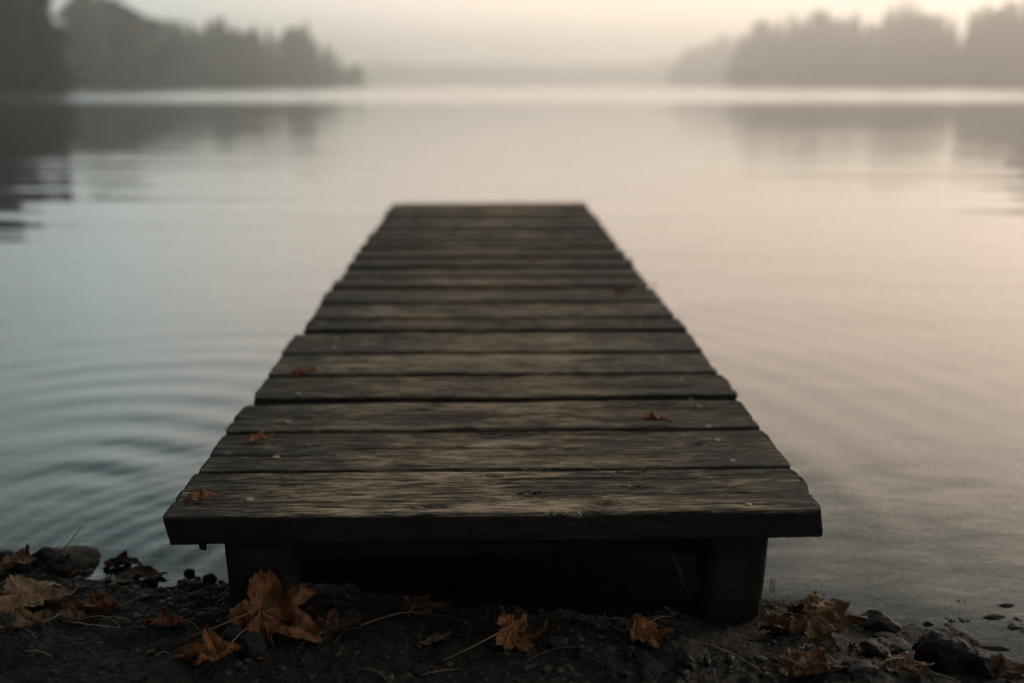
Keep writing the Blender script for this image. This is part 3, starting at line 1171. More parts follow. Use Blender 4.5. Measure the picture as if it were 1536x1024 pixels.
leaf('small orange leaf with a pointed tip left of the left front post', 257, 940, 0.050, 275, 'orange', curl=4, cdir=0.2, fold=0.6, crumple=1.2, pitch=4,
     roll=10, stem=(298, 943, 0.1), seed=10, squash=0.62)
leaf('dark wet leaf half in the water, lit orange at one end', 205, 862, 0.088, 82, 'brown', kind='oval', curl=3, cdir=0, fold=0.3, crumple=0.5, pitch=5, roll=4,
     seed=11, squash=0.8, lift=0.006)
leaf('brown leaf standing in the water behind the dark wet leaf', 172, 846, 0.040, 80, 'brown', curl=6, cdir=0.1, fold=0.4, crumple=1.3, pitch=10, seed=12, squash=0.8, lift=0.004)
leaf('small orange leaf in front of the tan rock at the water edge', 111, 857, 0.030, 95, 'orange', kind='oval', curl=3, fold=0.4, crumple=1.2, pitch=8, seed=13)
leaf('light tan leaf cut by the left edge of the picture near the water', 8, 855, 0.050, 85, 'tan', curl=3, cdir=0.1, fold=0.4, crumple=1.2, pitch=14, seed=14, squash=0.7)
leaf('dark leaf standing on edge left of the tan rock', 42, 840, 0.034, 10, 'brown', kind='oval', curl=2, fold=0.3, crumple=0.8, pitch=78, seed=15, lift=0.002, squash=0.9)
leaf('pale curled leaf scrap lying below the dark wet leaf', 186, 884, 0.030, 88, 'tan', kind='oval', curl=9, cdir=0, fold=0.2, crumple=1.0, seed=16, squash=0.5)
leaf('tiny orange leaf scrap on bare soil below the small pointed leaf', 226, 976, 0.013, 60, 'orange', kind='oval', curl=3, fold=0.3, crumple=1.0, seed=17, squash=1.3)
leaf('tiny orange leaf scrap right of the leaf by the grey pebbles', 391, 985, 0.011, 80, 'orange', kind='oval', curl=2, fold=0.3, crumple=1.0, seed=18, squash=1.2)
# middle, under the front plank
leaf('pale brown leaf scrap under a long bowed stalk at the middle', 648, 961, 0.036, 85, 'tan', kind='oval', curl=3, cdir=0.1, fold=0.3, crumple=1.2, pitch=12, seed=19,
     squash=1.0, stem=(702, 931, -0.14), stemup=0.004)
leaf('rust maple leaf at the middle with its stem reaching toward the front', 768, 955, 0.066, 82, 'rust', curl=3.5, cdir=1.4, fold=0.4, crumple=1.3, pitch=4, roll=2,
     stem=(664, 990, 0.06), seed=20, squash=0.8, stemup=0.004)
leaf('dim brown leaf in the deep shade under the dock', 620, 914, 0.052, 90, 'brown', curl=2, fold=0.3, crumple=1.0, pitch=6, stem=(612, 926, 0.1), seed=21)
leaf('rust leaf with an upright stalk left of the right front post', 960, 953, 0.052, 100, 'rust', curl=3.5, cdir=1.3, fold=0.5, crumple=1.2, pitch=4, roll=6,
     stem=(1004, 924, -0.05), seed=22, squash=0.75, stemup=0.012)
# right
leaf('large wrinkled tan leaf draped over the soil right of the right front post', 1222, 950, 0.082, 118, 'tan', curl=4.5, cdir=0.9, fold=0.35, crumple=1.5, pitch=8, roll=10,
     seed=23, squash=0.75)
leaf('brown curled leaf standing up at the foot of the right front post', 1192, 930, 0.044, 150, 'brown', curl=5, cdir=0.4, fold=0.5, crumple=1.3, pitch=38, seed=24, squash=0.8)
leaf('tan leaf touching the right front post at its foot', 1160, 944, 0.050, 110, 'tan', curl=4, cdir=0.2, fold=0.4, crumple=1.2, pitch=6, seed=25, squash=0.7)
leaf('long tan leaf at the lower right edge of the shore', 1200, 1003, 0.066, 100, 'tan', curl=4.5, cdir=0.1, fold=0.4, crumple=1.4, pitch=8, roll=6, seed=26, squash=0.62,
     stem=(1152, 982, 0.1))
leaf('orange-tan leaf left of the big black rock', 1348, 1003, 0.044, 95, 'tan', curl=3, cdir=0.2, fold=0.4, crumple=1.2, pitch=8, seed=27, squash=0.75)
leaf('small orange-brown leaf lying between stones on the right', 1285, 975, 0.026, 95, 'brown', kind='oval', curl=4, cdir=0, fold=0.3, crumple=1.0, pitch=6, seed=28, squash=1.1)
leaf('tan leaf below the big black rock at the right edge of the shore', 1500, 1012, 0.050, 140, 'tan', curl=4, cdir=0.2, fold=0.3, crumple=1.2, seed=29, squash=0.6)
# on the deck
GD = 'fallen leaves'
leaf('tan-brown curled leaf on the left end of the nearest plank', 302, 748, 0.048, 70, 'orange', kind='oval', curl=3, cdir=0.1, fold=0.3, crumple=0.5, lift='deck', seed=30,
     squash=1.0, group=GD)
leaf('small toothed rust leaf on the left end of the second plank', 384, 659, 0.028, 70, 'rust', curl=2, fold=0.2, crumple=1.0, lift='deck', seed=31, squash=0.9, group=GD)
leaf('brown flat leaf on the right part of the third plank', 982, 631, 0.062, 96, 'rust', kind='oval', curl=1.5, cdir=0, fold=0.2, crumple=0.5, lift='deck', seed=32, squash=0.9,
     stem=(1016, 636, 0.05), group=GD, stemup=0.001)
leaf('narrow rolled rust leaf lying across the gap behind the fifth plank', 458, 560, 0.060, 55, 'orange', kind='oval', curl=16, cdir=0, fold=0.4, crumple=0.8, lift='deck', seed=33,
     squash=0.7, group=GD)
leaf('small blurred orange leaf near the right edge of the far planks', 935, 438, 0.052, 60, 'orange', kind='oval', curl=5, fold=0.3, crumple=1.0, lift='deck', seed=34, squash=1.0, group=GD)
leaf('tiny blurred brown leaf right of centre far along the dock', 797, 388, 0.034, 80, 'rust', kind='oval', curl=4, fold=0.3, crumple=1.0, lift='deck', seed=35, squash=1.0, group=GD)


# ------------------------------------------------------------------ twigs, straws
def twig(label, a, b, r=0.001, mat=None, side=0.1, sag=0.0, up=0.004, name='twig', za=0.003, zb=0.003, cat='twig', deck=False, n=16, r2=None):
    if deck:
        p, q = surf(*a, 'deck'), surf(*b, 'deck')
        p.z += 0.001
        q.z += 0.004
    else:
        p, q = at(a[0], a[1], za), at(b[0], b[1], zb)
    c = bez((0, 0, 0), q - p, side=side, sag=sag, up=up, n=n)
    rng = np.random.RandomState(abs(int(a[0])) + 3)
    c[1:-1] += rng.normal(0, r * 0.5, c[1:-1].shape)
    rr = np.linspace(r, r2 if r2 else r * 0.55, n) * (1 + 0.15 * rng.rand(n))
    V, Fc = tube(c, rr, 7)
    o = link(name, npmesh(name, V, Fc), None, mat or M_TWIG)
    o.location = p
    tag(o, label, cat, 'twigs and stalks lying on the shore')
    return o


# the long grass blade rising over the water: its tip stands above the ground
p0 = at(44, 862, 0.002)
tip = Vector((0, 0, 0))
xr, yr, zr = ray(123, 788)
t_ = (p0.y + 0.01) / yr
tip = Vector((xr * t_, yr * t_, HC + zr * t_))
c = bez((0, 0, 0), tip - p0, n=18, side=-0.02, up=-0.010)
V, Fc = tube(c, np.linspace(0.0012, 0.0005, 18), 6)
o = link('grass_stalk', npmesh('grass_stalk', V, Fc), None, M_TWIG)
o.location = p0
tag(o, 'long thin dark stalk rising at a slant past the tan rock at the left', 'stalk', 'twigs and stalks lying on the shore')

twig('long bowed stalk over the pale leaf scrap at the middle', (540, 938), (702, 933), 0.0009, M_STEM, side=0.18, up=0.002)
twig('thin dark twig right of the middle rust leaf', (795, 988), (878, 970), 0.0008, None, side=0.05)
twig('thin twig on the soil in the centre at the front', (632, 1012), (690, 1003), 0.0008, M_STEM, side=-0.05)
twig('short reddish twig at the front left of centre', (543, 1003), (585, 1024), 0.0010, M_STEM, side=0.05)
twig('long pale straw curving across the soil left of the right leaf pile', (1020, 958), (1138, 1002), 0.0009, M_STRAW, side=0.06)
twig('long straw running down from the stones past the big black rock', (1360, 997), (1440, 1022), 0.0011, M_STRAW, side=-0.06)
twig('pale straw lying across the orange-tan leaf by the black rock', (1313, 1001), (1378, 999), 0.0012, M_STRAW, side=0.02, up=0.012)
twig('pale straw at the left edge between the light tan leaves', (-5, 880), (48, 868), 0.0016, M_STRAW, side=0.05, up=0.006)
twig('pale straw above the large tan leaf on the left', (40, 880), (92, 886), 0.0014, M_STRAW, side=-0.08, up=0.012)
twig('thin twig below the tan folded leaf on the left', (14, 938), (54, 956), 0.0008, M_STRAW, side=0.05)
twig('straw beneath the orange-brown crumpled leaf', (94, 930), (180, 942), 0.0009, M_STRAW, side=-0.10, up=0.006)
twig('straw end sticking out right of the orange-brown crumpled leaf', (150, 931), (192, 930), 0.0009, M_STRAW, side=0.03, up=0.005)
twig('small straight twig low on the left soil', (38, 976), (78, 984), 0.0008, M_STRAW, side=0.03)
twig('dark twig on the soil left of the rust leaf near the pebbles', (254, 988), (292, 992), 0.0008, M_STEM, side=0.1)
twig('small twig between the rust leaf and the tiny orange scrap', (234, 984), (256, 980), 0.0007, M_STRAW, side=0.1)
twig('thick pale stick under the large wrinkled leaf on the right', (1186, 984), (1220, 968), 0.0022, M_TWIG, side=0.03, r2=0.0015)
twig('thin grassy strand arching in the shade right of the left front post', (468, 897), (560, 925), 0.0006, M_TWIG, side=-0.1, up=0.01)
twig('thin strand lying in the shade below the arching strand', (500, 965), (540, 940), 0.0006, M_TWIG, side=0.1, up=0.004)
twig('pale twig at the far right end of the blurred planks', (952, 434), (988, 429), 0.0026, M_STRAW, side=0.06, deck=True, up=0.008)

# strand hanging from the splinter
V, Fc = tube([(0, 0, 0), (-0.0006, 0, -0.006), (-0.0012, 0.001, -0.012), (-0.0004, 0.001, -0.018)], [0.0004] * 4, 5)
p = D0 + Matrix.Rotation(YAW, 4, 'Z') @ Vector((-0.396, 0.006, 0.185 - T_PL - 0.001))
o = link('strand', npmesh('strand', V, Fc), None, M_TWIG)
o.location = p
tag(o, 'short dark strand hanging below the left end of the nearest plank', 'strand')


# broken reeds beside the right post, and one out by the black rock
def reed(label, px, py, h, lean, r=0.0012, hook=0.0):
    b_ = at(px, py, -0.002)
    pts = [(0, 0, -0.01), (lean * .3, 0, h * .4), (lean * .7, 0, h * .75), (lean, 0, h)]
    if hook:
        pts.append((lean + hook, 0.002, h + 0.0008))
    V, Fc = tube(pts, r, 6)
    o = link('reed', npmesh('reed', V, Fc), None, M_TWIG)
    o.location = b_
    tag(o, label, 'reed', 'broken reeds standing in the shallow water')


reed('broken reed stub with a bent top beside the right front post', 1160, 880, 0.012, 0.001, 0.0008, hook=0.003)
reed('short reed stub touching the right front post', 1156, 878, 0.014, 0.0015, 0.0008)
reed('tiny reed stub standing alone in the water beyond the big black rock', 1441, 962, 0.007, 0.0, 0.0009)


# ------------------------------------------------------------------ stones
def ico(n):
    import bmesh
    bm = bmesh.new()
    bmesh.ops.create_icosphere(bm, subdivisions=n, radius=1.0)
    V = np.array([v.co[:] for v in bm.verts])
    Fc = np.array([[v.index for v in f.verts] for f in bm.faces])
    bm.free()
    return V, Fc


ICO5, ICO4, ICO2, ICO1 = ico(6), ico(5), ico(2), ico(1)


def stone_v(base, seed, rough=0.25, cuts=5, fine=0.02):
    V = base.copy()
    rng = np.random.RandomState(seed)
    for _ in range(cuts):                     # flattened facets
        n = rng.normal(size=3)
        n /= np.linalg.norm(n)
        d = rng.uniform(0.55, 0.85)
        s = V @ n
        V -= np.clip(s - d, 0, None)[:, None] * n * 0.8
    nn = V / np.linalg.norm(V, axis=1)[:, None]
    V = V + nn * (rough * 0.6 * fbm(V[:, 0] * 1.2 + seed, V[:, 1] * 1.2, V[:, 2] * 1.2, 3) + fine * fbm(V[:, 0] * 7 + seed, V[:, 1] * 7, V[:, 2] * 7, 3))[:, None]
    return V


def stone(label, x0, x1, ytop, ybot, mat=None, seed=1, depth=1.0, yaw=0.0, rough=0.25, sink=0.35, cat='stone', tilt=0.0, hk=1.0, group='stones on the shore'):
    """a stone seen between those pixel columns and rows, sized where it stands"""
    pm = at((x0 + x1) / 2, ybot - (ybot - ytop) * 0.25, 0.0)
    Zc = pm.y * math.cos(PITCH) + (HC - pm.z) * math.sin(PITCH)
    w = (x1 - x0) / F * Zc / 2
    hpx = (ybot - ytop) / F * Zc
    a = math.radians(15.3 + math.degrees(math.atan(((ybot + ytop) / 2 - CY) / F)))
    d = w * depth
    h = max((hpx - 2 * d * math.sin(a) * 0.55) / math.cos(a), hpx * 0.55) / 1.3 * hk
    V = stone_v((ICO4 if x1 - x0 < 60 else ICO5)[0], seed, rough) * np.array([w * 1.05, d, h])
    Rm = np.array(Euler((0, math.radians(tilt), math.radians(yaw))).to_matrix())
    V = V @ Rm.T
    V[:, 2] += h * (1 - 2 * sink)
    me = npmesh('stone', V, (ICO4 if x1 - x0 < 60 else ICO5)[1])
    o = link('stone', me, None, mat or M_ROCK)
    o.location = pm
    tag(o, label, cat, group)
    return o


stone('broad tan rock half in the water at the left', 68, 146, 812, 848, M_ROCKT, 41, 0.7, 8, rough=0.3, tilt=12, cat='rock')
stone('dark wet rock leaning on the left side of the tan rock', 44, 112, 822, 864, M_ROCK, 42, 0.7, -10, rough=0.3, cat='rock')
stone('small dark rock at the left edge on the waterline', -8, 26, 824, 846, M_ROCK, 43, 0.7)
stone('dark stone left of the standing leaf', 10, 48, 838, 862, M_ROCK, 44, 0.7)
stone('tiny dark stone in the water behind the dark wet leaf', 184, 196, 834, 846, M_ROCK, 45)
stone('dark pebble in the water midway to the left front post', 276, 292, 852, 862, M_ROCK, 46, 0.7)
stone('dark flat stone in the water left of the left front post', 306, 326, 860, 872, M_ROCK, 47, 0.7)
stone('small upright stone at the waterline below the dark wet leaf', 222, 238, 866, 880, M_ROCK, 48, 0.8)
stone('flat dark stone beside the left front post', 268, 312, 868, 886, M_ROCK, 49, 0.7)
stone('round grey pebble under the big propped leaf, right of its neighbour', 352, 404, 946, 980, M_ROCKG, 50, 0.8, rough=0.12)
stone('egg-shaped grey pebble left of the round one under the propped leaf', 332, 366, 938, 968, M_ROCKG, 51, 0.8, rough=0.12)
stone('half-buried grey pebble above the stem of the big propped leaf', 294, 324, 918, 936, M_ROCKG, 52, 0.8, rough=0.15)
stone('flat dark stone in the soil below the stem of the big propped leaf', 226, 272, 958, 972, M_ROCK, 53, 0.8, rough=0.2)
stone('dark stone in the soil left of the egg-shaped pebble', 280, 318, 964, 982, M_ROCK, 54, 0.8)
stone('round dark stone right of the middle rust leaf', 822, 852, 952, 972, M_ROCKG, 55, 0.8, rough=0.15)
stone('pale small pebble right of the round dark stone', 864, 876, 965, 975, M_ROCKG, 56, 0.9, rough=0.12)
stone('grey pebble left of the rust leaf with the upright stalk', 898, 922, 966, 980, M_ROCKG, 57, 0.8, rough=0.15)
stone('dark pebble in the shade at the middle of the dock front', 676, 708, 938, 960, M_ROCK, 58, 0.8)
stone('angular dark stone at the front right of centre', 1012, 1044, 982, 1006, M_ROCK, 59, 0.8, tilt=12)
stone('tiny white pebble at the front left of centre', 578, 592, 1010, 1022, M_ROCKT, 60, 0.9, rough=0.12)
stone('smooth oval rock standing alone in the water on the right', 1286, 1356, 915, 945, M_ROCK, 61, 0.62, -8, rough=0.15, tilt=8, cat='rock')
stone('big black hump-shaped rock at the right end of the shore', 1372, 1466, 948, 1012, M_ROCK, 62, 0.75, 10, rough=0.22, cat='rock', hk=1.12)
stone('dark rock sloping down right from the big black rock', 1436, 1492, 978, 1016, M_ROCK, 63, 0.7, -20, rough=0.25, tilt=16)
stone('flat dark stone at the waterline below the smooth oval rock', 1308, 1344, 946, 960, M_ROCK, 64, 0.7, rough=0.2)
stone('dark flat stone just in front of the flat one by the waterline', 1316, 1366, 953, 972, M_ROCK, 65, 0.7, rough=0.2, tilt=8)
stone('rough brown stone above the small orange-brown leaf', 1294, 1342, 956, 984, M_ROCK, 66, 0.8, rough=0.35, tilt=12)
stone('rounded dark stone touching the left side of the big black rock', 1340, 1382, 966, 986, M_ROCK, 67, 0.8, rough=0.18)
stone('dark pointed stone behind the orange-tan leaf on the right', 1262, 1316, 988, 1014, M_ROCK, 68, 0.8, rough=0.3)
stone('half-buried stone right of the wrinkled leaf', 1222, 1256, 978, 996, M_ROCK, 69, 0.8, rough=0.2)
stone('thin flat stone breaking the water near the right picture edge', 1474, 1510, 919, 928, M_ROCK, 70, 0.35, rough=0.15, sink=0.55)
stone('low ridge-like stone breaking the water at the right', 1466, 1512, 960, 972, M_ROCK, 71, 0.55, -14, rough=0.5, sink=0.62)
stone('tiny stone breaking the water right of the smooth oval rock', 1384, 1400, 930, 938, M_ROCK, 72, 0.5, sink=0.5)
stone('tiny flat stone in the water left of the smooth oval rock', 1246, 1272, 926, 936, M_ROCK, 73, 0.45, sink=0.5)
stone('speck of stone in the water above the wrinkled leaf', 1216, 1230, 915, 922, M_ROCK, 74, 0.5, sink=0.5)
stone('flat stone under the water surface right of the right front post', 1240, 1262, 894, 902, M_ROCKG, 75, 0.5, sink=0.6)
stone('thin stone breaking the water at the far right edge', 1496, 1522, 902, 909, M_ROCK, 76, 0.4, sink=0.55)
stone('flat wet stone at the lower right corner of the shore', 1482, 1540, 986, 1014, M_ROCK, 77, 0.8, rough=0.25)

# gravel: uncountable small stones pressed into the soil and on the shallow bed
def scatter_stones(name, n, xr_, yr_, smin, smax, mat, seed, keep, label, base=ICO1, variants=7, sink=0.3, flat=0.6, under=False):
    rng = np.random.RandomState(seed)
    B, Fc = base
    var = [stone_v(B, seed * 10 + k, 0.25, 4, 0.0) for k in range(variants)]
    x = rng.uniform(*xr_, n)
    y = rng.uniform(*yr_, n)
    k_ = keep(x, y, rng)
    x, y = x[k_], y[k_]
    n = len(x)
    s = smin * (smax / smin) ** (rng.rand(n) ** 2.6)
    z = ground_h(x, y)
    if under:
        s = np.minimum(s, np.maximum(-z, 0.001) * 0.9)
    ang = rng.rand(n) * 6.283
    fl = rng.uniform(flat * 0.7, flat * 1.3, n)
    VV, FF = [], []
    for i in range(n):
        v = var[i % variants]
        c_, s_ = math.cos(ang[i]), math.sin(ang[i])
        q = np.empty_like(v)
        vx, vy = v[:, 0] * 1.25, v[:, 1] * 0.9
        q[:, 0] = (vx * c_ - vy * s_) * s[i] + x[i]
        q[:, 1] = (vx * s_ + vy * c_) * s[i] + y[i]
        q[:, 2] = v[:, 2] * s[i] * fl[i] + z[i] + s[i] * fl[i] * (1 - 2 * sink)
        VV.append(q)
        FF.append(Fc + i * len(B))
    o = link(name, npmesh(name, np.vstack(VV), np.vstack(FF)), None, mat)
    tag(o, label, 'gravel', None, 'stuff')
    return o


scatter_stones('gravel', 9000, (-0.95, 0.95), (0.93, 1.45), 0.0010, 0.0070, M_PEB, 3,
               lambda x, y, r: (shore_y(x) - y > -0.03) & (r.rand(len(x)) < 0.25 + 0.75 * sstep(-0.15, 0.4, fbm(x * 7, y * 7, 5, 2))),
               'small dark gravel pressed into the wet soil of the shore', ICO2, sink=0.42, flat=0.5)
scatter_stones('lake_bed_pebbles', 9000, (0.40, 1.9), (1.05, 2.6), 0.004, 0.022, M_PEBW, 4,
               lambda x, y, r: (shore_y(x) - y < -0.07) & (r.rand(len(x)) < 0.9 - 0.35 * (y - 1.05)),
               'pale pebbles under the shallow water right of the dock', ICO2, sink=0.3, flat=0.5, under=True)
scatter_stones('margin_pebbles', 900, (-1.0, -0.42), (1.20, 1.60), 0.002, 0.011, M_PEB, 6,
               lambda x, y, r: (np.abs(shore_y(x) - y) < 0.05),
               'wet dark pebbles along the left waterline', ICO2, sink=0.2, flat=0.7)

# litter: needles and leaf crumbs
rng = np.random.RandomState(12)
parts = []
for i in range(900):
    x, y = rng.uniform(-0.95, 0.95), rng.uniform(0.95, 1.36)
    if float(shore_y(np.array([x]))[0]) - y < 0.005:
        continue
    L_ = rng.uniform(0.006, 0.024)
    a = rng.rand() * 6.28
    z = gz(x, y) + 0.0018
    d = np.array([math.cos(a), math.sin(a), rng.uniform(-.15, .15)]) * L_
    parts.append(tube(bez((x, y, z), np.array([x, y, z]) + d, side=rng.uniform(-.1, .1), n=5), rng.uniform(0.00022, 0.00048), 4))
V, Fc = merge(parts)
tag(link('plant_litter', npmesh('plant_litter', V, Fc), None, M_TWIG), 'dead needles and straw bits strewn over the soil', 'litter', None, 'stuff')


# ------------------------------------------------------------------ trees
def quads(C, N_, size, rng):
    """small leaf-clump faces at points C, facing roughly N_"""
    n = len(C)
    nn = N_ + rng.normal(0, 0.7, (n, 3))
    nn /= np.linalg.norm(nn, axis=1)[:, None] + 1e-9
    t = np.cross(nn, rng.normal(size=(n, 3)))
    t /= np.linalg.norm(t, axis=1)[:, None] + 1e-9
    b_ = np.cross(nn, t)
    s = size * rng.uniform(0.6, 1.4, n)[:, None]
    V = np.stack([C - t * s * 0.9, C + b_ * s * 0.45 + t * s * 0.1, C + t * s, C - b_ * s * 0.5], 1).reshape(-1, 3)
    return V, np.arange(n * 4).reshape(-1, 4)


def conifer(seed, H=20.0, wide=0.17):
    rng = np.random.RandomState(seed)
    tr = [tube([(0, 0, -0.5), (0.05, 0, H * .35), (0.0, 0.05, H * .7), (0, 0, H * 0.98)], [H * .013, H * .010, H * .006, 0.02], 8)]
    C, Nn = [], []
    z = H * rng.uniform(.05, .10)
    while z < H * 0.985:
        t = (z / H)
        R = H * wide * (1 - t) ** 0.85 * rng.uniform(.7, 1.15) + 0.12
        k = rng.randint(4, 7)
        a0 = rng.rand() * 6.28
        for j in range(k):
            a = a0 + j * 6.283 / k + rng.uniform(-.3, .3)
            L_ = R * rng.uniform(.65, 1.15)
            d = np.array([math.cos(a), math.sin(a), 0])
            q = [np.array([0, 0, z]) + d * L_ * u + np.array([0, 0, -0.28 * L_ * u * u + 0.08 * L_ * u]) for u in (0, .5, 1)]
            tr.append(tube(q, [0.05, 0.03, 0.01], 4))
            m = max(int(L_ * 12), 4)
            u = rng.uniform(.08, 1.03, m) ** 0.8
            P = np.array([0, 0, z]) + d * (L_ * u)[:, None] + np.array([0, 0, 1]) * (-0.28 * L_ * u * u + 0.08 * L_ * u)[:, None]
            P += rng.normal(0, 1, (m, 3)) * np.array([.20, .20, .13]) * (0.5 + 0.3 * L_ * (1.1 - u))[:, None]
            C.append(P)
            Nn.append(np.tile([0, 0, 1.0], (m, 1)) + d * 0.4)
        z += H * 0.020 * rng.uniform(.7, 1.3)
    return merge(tr), quads(np.vstack(C), np.vstack(Nn), 0.42, rng)


def broadleaf(seed, H=17.0, W=6.0):
    rng = np.random.RandomState(seed)
    tr = [tube([(0, 0, -0.5), (0.1, 0, H * .25), (0.0, 0.2, H * .5), (0.2, 0, H * 0.85)], [H * .020, H * .015, H * .010, 0.04], 9)]
    C, Nn = [], []
    for k in range(30):
        z = H * rng.uniform(.05, .96)
        prof = math.sin(math.pi * min(max((z / H + .05) / 1.03, 0), 1)) ** 0.6
        a = rng.rand() * 6.28
        r = W * .5 * prof * rng.uniform(.25, 1.0)
        c_ = np.array([math.cos(a) * r, math.sin(a) * r, z])
        tr.append(tube([np.array([0, 0, z * .62]), c_ * np.array([.5, .5, 0]) + np.array([0, 0, z * .82]), c_], [0.11, .06, .02], 5))
        R = W * rng.uniform(.13, .24)
        m = int(95 * (R / 1.1) ** 2) + 30
        dd = rng.normal(size=(m, 3))
        dd /= np.linalg.norm(dd, axis=1)[:, None]
        rad = R * rng.uniform(.45, 1.1, m)[:, None]
        C.append(c_ + dd * rad * np.array([1, 1, .8]))
        Nn.append(dd)
    return merge(tr), quads(np.vstack(C), np.vstack(Nn), 0.36, rng)


PROTO = []
for k in range(5):
    t_, c_ = conifer(100 + k, 20.0, (0.15, 0.19, 0.17, 0.21, 0.14)[k])
    PROTO.append((npmesh('trunk', *t_), npmesh('crown', c_[0], c_[1], False), 20.0))
for k in range(4):
    t_, c_ = broadleaf(200 + k, 17.0, (7.5, 6.5, 8.5, 7.0)[k])
    PROTO.append((npmesh('trunk', *t_), npmesh('crown', c_[0], c_[1], False), 17.0))
YEL = PROTO[6][1].copy()
YEL.materials.append(M_FOLY)
for a_, b_, _ in PROTO:
    a_.materials.append(M_BARK)
    b_.materials.append(M_FOL)


def tree(kind, px, d, top, label, group, rs, yellow=False, wide=1.0):
    """tree whose stem stands in that pixel column, d metres off, with its top at pixel row `top`"""
    x, y = (px - CX) / F * d, math.sqrt(max(d * d - ((px - CX) / F * d) ** 2, 1.0)) if False else d
    y = d * math.cos(PITCH * 0)
    zg = gz(x, y)
    h = HC + (YH - top) / F * d * 1.03 - zg
    trunk, crown, H0 = PROTO[kind]
    s = h / H0
    t = empty('tree', (x, y, zg), rs.uniform(0, 6.28))
    w_ = s * wide
    t.scale = (w_, w_, s)
    tag(t, label, 'tree', group)
    a_ = bpy.data.objects.new('trunk', trunk)
    COL.objects.link(a_)
    a_.parent = t
    b_ = bpy.data.objects.new('crown', YEL if yellow else crown)
    COL.objects.link(b_)
    b_.parent = t
    return t


rs = random.Random(21)
# left, near clump
prof = [(-320, -70), (-120, -60), (0, -52), (60, -30), (100, -6), (128, 8)]
for row, (dd, n) in enumerate(((0, 9), (7, 9), (15, 8))):
    for i in range(n):
        px = -230 + (122 + 230) * (i + 0.5) / n + rs.uniform(-10, 10)
        px = min(px, 104)
        d = 64 + max(0, (px - 0)) * 0.06 + dd + rs.uniform(-1, 2)
        top = np.interp(px, [p[0] for p in prof], [p[1] for p in prof]) + rs.uniform(-12, 18) + row * 4
        tree(rs.choice([0, 1, 2, 3, 4, 5, 7]), px, d, top, 'tall dark tree in the near clump at the left end of the far shore', 'dark near trees on the left shore', rs, wide=1.45)
# left, middle bank
prof = [(120, 10), (160, 6), (185, 6), (230, 22), (262, 38)]
cnt = 0
for row, (dd, n) in enumerate(((0, 6), (9, 6), (20, 5))):
    for i in range(n):
        px = 128 + (262 - 128) * (i + 0.5) / n + rs.uniform(-6, 6)
        d = 130 + (px - 140) * 0.1 + dd
        top = np.interp(px, [p[0] for p in prof], [p[1] for p in prof]) + rs.uniform(-6, 10) + row * 3
        yel = row == 0 and i in (1, 4)
        if yel:
            lb = 'yellow-brown autumn tree just right of the dark clump on the left shore' if i == 1 else 'yellow-tinged tree where the grey left treeline steps down'
        else:
            lb = 'grey-green misty tree just right of the dark near clump on the left shore'
        tree(6 if yel else rs.choice([1, 2, 3, 4, 5, 7]), px, d, top, lb, 'misty trees on the left shore', rs, yellow=yel, wide=1.3)
# left, long bank running away
prof = [(262, 38), (300, 34), (340, 36), (370, 44), (400, 46), (440, 52), (470, 50), (500, 66), (530, 90), (560, 118)]
for row, (dd, n) in enumerate(((0, 15), (14, 14), (30, 12))):
    for i in range(n):
        px = 266 + (548 - 266) * (i + 0.5) / n + rs.uniform(-5, 5)
        d = np.interp(px, [260, 400, 500, 556], [146, 192, 246, 308]) + dd
        top = np.interp(px, [p[0] for p in prof], [p[1] for p in prof]) + rs.uniform(-11, 16) + row * 3
        if px > 490:
            top = max(top, np.interp(px, [490, 556], [62, 112]))
        tree(rs.choice([0, 1, 2, 3, 4, 0, 3, 7] if px < 480 else [1, 3, 0]), px, d, top, 'pale misty tree in the long treeline running toward the middle of the far shore', 'pale trees of the left treeline', rs, wide=1.25)
tree(1, 474, 236, 42, 'misty pointed tree standing above the left treeline near its far end', 'pale trees of the left treeline', rs, wide=1.2)
# right bank
prof = [(1000, 84), (1040, 72), (1080, 58), (1120, 44), (1160, 38), (1204, 24), (1230, 34), (1290, 28), (1330, 20), (1370, 34), (1400, 44), (1440, 30)]
for row, (dd, n) in enumerate(((0, 18), (18, 16), (38, 15))):
    for i in range(n):
        px = 1082 + (1496 - 1082) * (i + 0.5) / n + rs.uniform(-6, 6)
        d = np.interp(px, [1075, 1300, 1450], [338, 284, 232]) + dd
        top = np.interp(px, [p[0] for p in prof], [p[1] for p in prof]) + rs.uniform(-11, 16) + row * 3
        tree(rs.choice([0, 1, 2, 3, 4, 1, 3, 7]), px, d, top, 'grey misty tree on the wooded right shore', 'misty trees on the right shore', rs, wide=1.3)
for px, top in ((1424, 26), (1440, 18), (1456, 24), (1470, 12), (1482, 16)):
    tree(rs.choice([0, 2, 3]), px, 236 + rs.uniform(-4, 10), top, 'grey misty tree on the wooded right shore', 'misty trees on the right shore', rs, wide=1.45)
for row, (dd, n) in enumerate(((0, 7), (12, 6))):
    for i in range(n):
        px = 1490 + (1720 - 1490) * (i + 0.5) / n + rs.uniform(-6, 6)
        d = 212 + dd - (px - 1490) * .06
        top = np.interp(px, [1480, 1500, 1540, 1720], [22, 2, -22, -40]) + rs.uniform(-8, 8)
        tree(rs.choice([0, 1, 2, 3, 5, 7]), px, d, top, 'darker tall tree at the right end of the far shore', 'darker trees at the right end', rs, wide=1.3)
# right, fainter point
for row, (dd, n) in enumerate(((0, 7), (20, 7))):
    for i in range(n):
        px = 996 + (1078 - 996) * (i + 0.5) / n + rs.uniform(-4, 4)
        d = 545 + dd
        top = np.interp(px, [990, 1020, 1078], [92, 80, 62]) + rs.uniform(-5, 5)
        tree(rs.choice([0, 1, 3, 5, 7, 8]), px, d, top, 'very faint tree on the point left of the wooded right shore', 'faint trees on the right point', rs, wide=1.2)

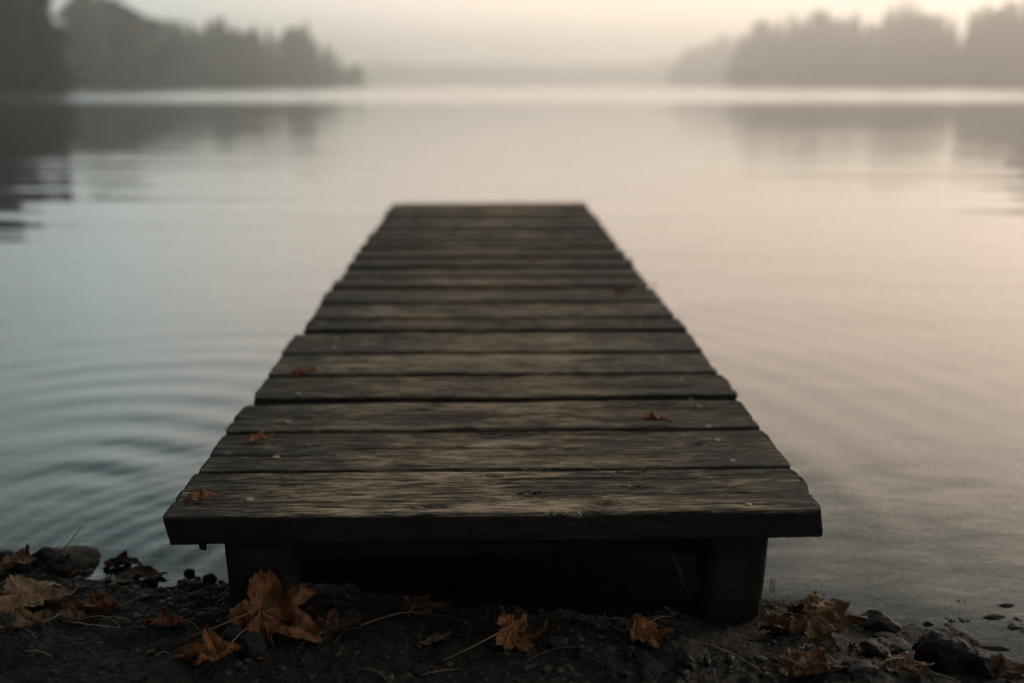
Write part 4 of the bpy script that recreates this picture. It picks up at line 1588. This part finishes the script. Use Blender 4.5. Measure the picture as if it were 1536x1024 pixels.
# brush along the far shores, closing the view under the crowns
rng = np.random.RandomState(5)
Cb = []
for i in range(5200):
    px = rng.choice([rng.uniform(-300, 118), rng.uniform(118, 560), rng.uniform(1078, 1800), rng.uniform(996, 1078)], p=[.25, .3, .35, .10])
    a_ = math.atan((px - CX) / (F * math.cos(PITCH)))
    fd = float(far_d(np.array([math.sin(a_)]), np.array([math.cos(a_)]))[0])
    q = fd + 4 + rng.uniform(0, 8)
    x, y = q * math.sin(a_), q * math.cos(a_)
    hb = (1.6 + 1.6 * (0.5 + 0.5 * float(vnoise(x * 0.25, y * 0.25)))) * fd / 150
    zb_ = gz(x, y)
    for _ in range(4):
        Cb.append((x + rng.normal(0, .5), y + rng.normal(0, .5), zb_ + rng.uniform(0, hb)))
Cb = np.array(Cb)
V, Fc = quads(Cb, np.tile([0, -0.5, 0.6], (len(Cb), 1)), 0.65, rng)
tag(link('undergrowth', npmesh('undergrowth', V, Fc, False), None, M_FOL), 'dark brush along the far shores under the trees', 'undergrowth', None, 'stuff')

# the wood on the hill at the far end of the lake: one mass
rng = np.random.RandomState(77)
fp = []
fq = []
TT = [(conifer(300 + k, 16.0, 0.2), broadleaf(310 + k, 15.0, 8.0)) for k in range(2)]
pts_ = []
for i in range(420):
    d = rng.uniform(868, 1060)
    px = rng.uniform(520, 1110)
    pts_.append((px, d))
VV, FF, o_ = [], [], 0
for i, (px, d) in enumerate(pts_):
    x, y = (px - CX) / F * d, d
    zg = float(ground_h(np.array([x]), np.array([y]), False)[0])
    v, f = TT[i % 2][(i // 2) % 2][1]
    nq = len(f)
    sel = rng.choice(nq, min(420, nq), replace=False)
    v4 = v.reshape(-1, 4, 3)[sel]
    cc_ = v4.mean(1, keepdims=True)
    v4 = cc_ + (v4 - cc_) * 2.4
    v4 = v4.reshape(-1, 3) * np.array([1.2, 1.2, rng.uniform(.8, 1.15)])
    VV.append(v4 + np.array([x, y, zg]))
    FF.append(np.arange(len(v4)).reshape(-1, 4) + o_)
    o_ += len(v4)
o = link('distant_wood', npmesh('distant_wood', np.vstack(VV), np.vstack(FF), False), None, M_FOL)
tag(o, 'far wooded hillside almost lost in the fog at the end of the lake', 'woods', None, 'stuff')

# ------------------------------------------------------------------ haze
HZ = 1400
zt = 52.0
V = np.array([(sx_ * HZ, sy_ * HZ, z) for z in (-4.0, zt) for sy_ in (-1, 1) for sx_ in (-1, 1)])
Fq = np.array([(0, 2, 3, 1), (4, 5, 7, 6), (0, 1, 5, 4), (2, 6, 7, 3), (0, 4, 6, 2), (1, 3, 7, 5)])
hm = bpy.data.materials.new('haze_air')
hm.use_nodes = True
ht = hm.node_tree
ht.nodes.clear()
ho = N(ht, 'ShaderNodeOutputMaterial')
pv = N(ht, 'ShaderNodeVolumePrincipled')
pv.inputs['Color'].default_value = (0.945, 0.98, 0.97, 1)
pv.inputs['Density'].default_value = 0.0027
pv.inputs['Anisotropy'].default_value = 0.72
ht.links.new(pv.outputs[0], ho.inputs['Volume'])
hz = link('haze', npmesh('haze', V, Fq, False), None, hm)
tag(hz, kind='stuff')
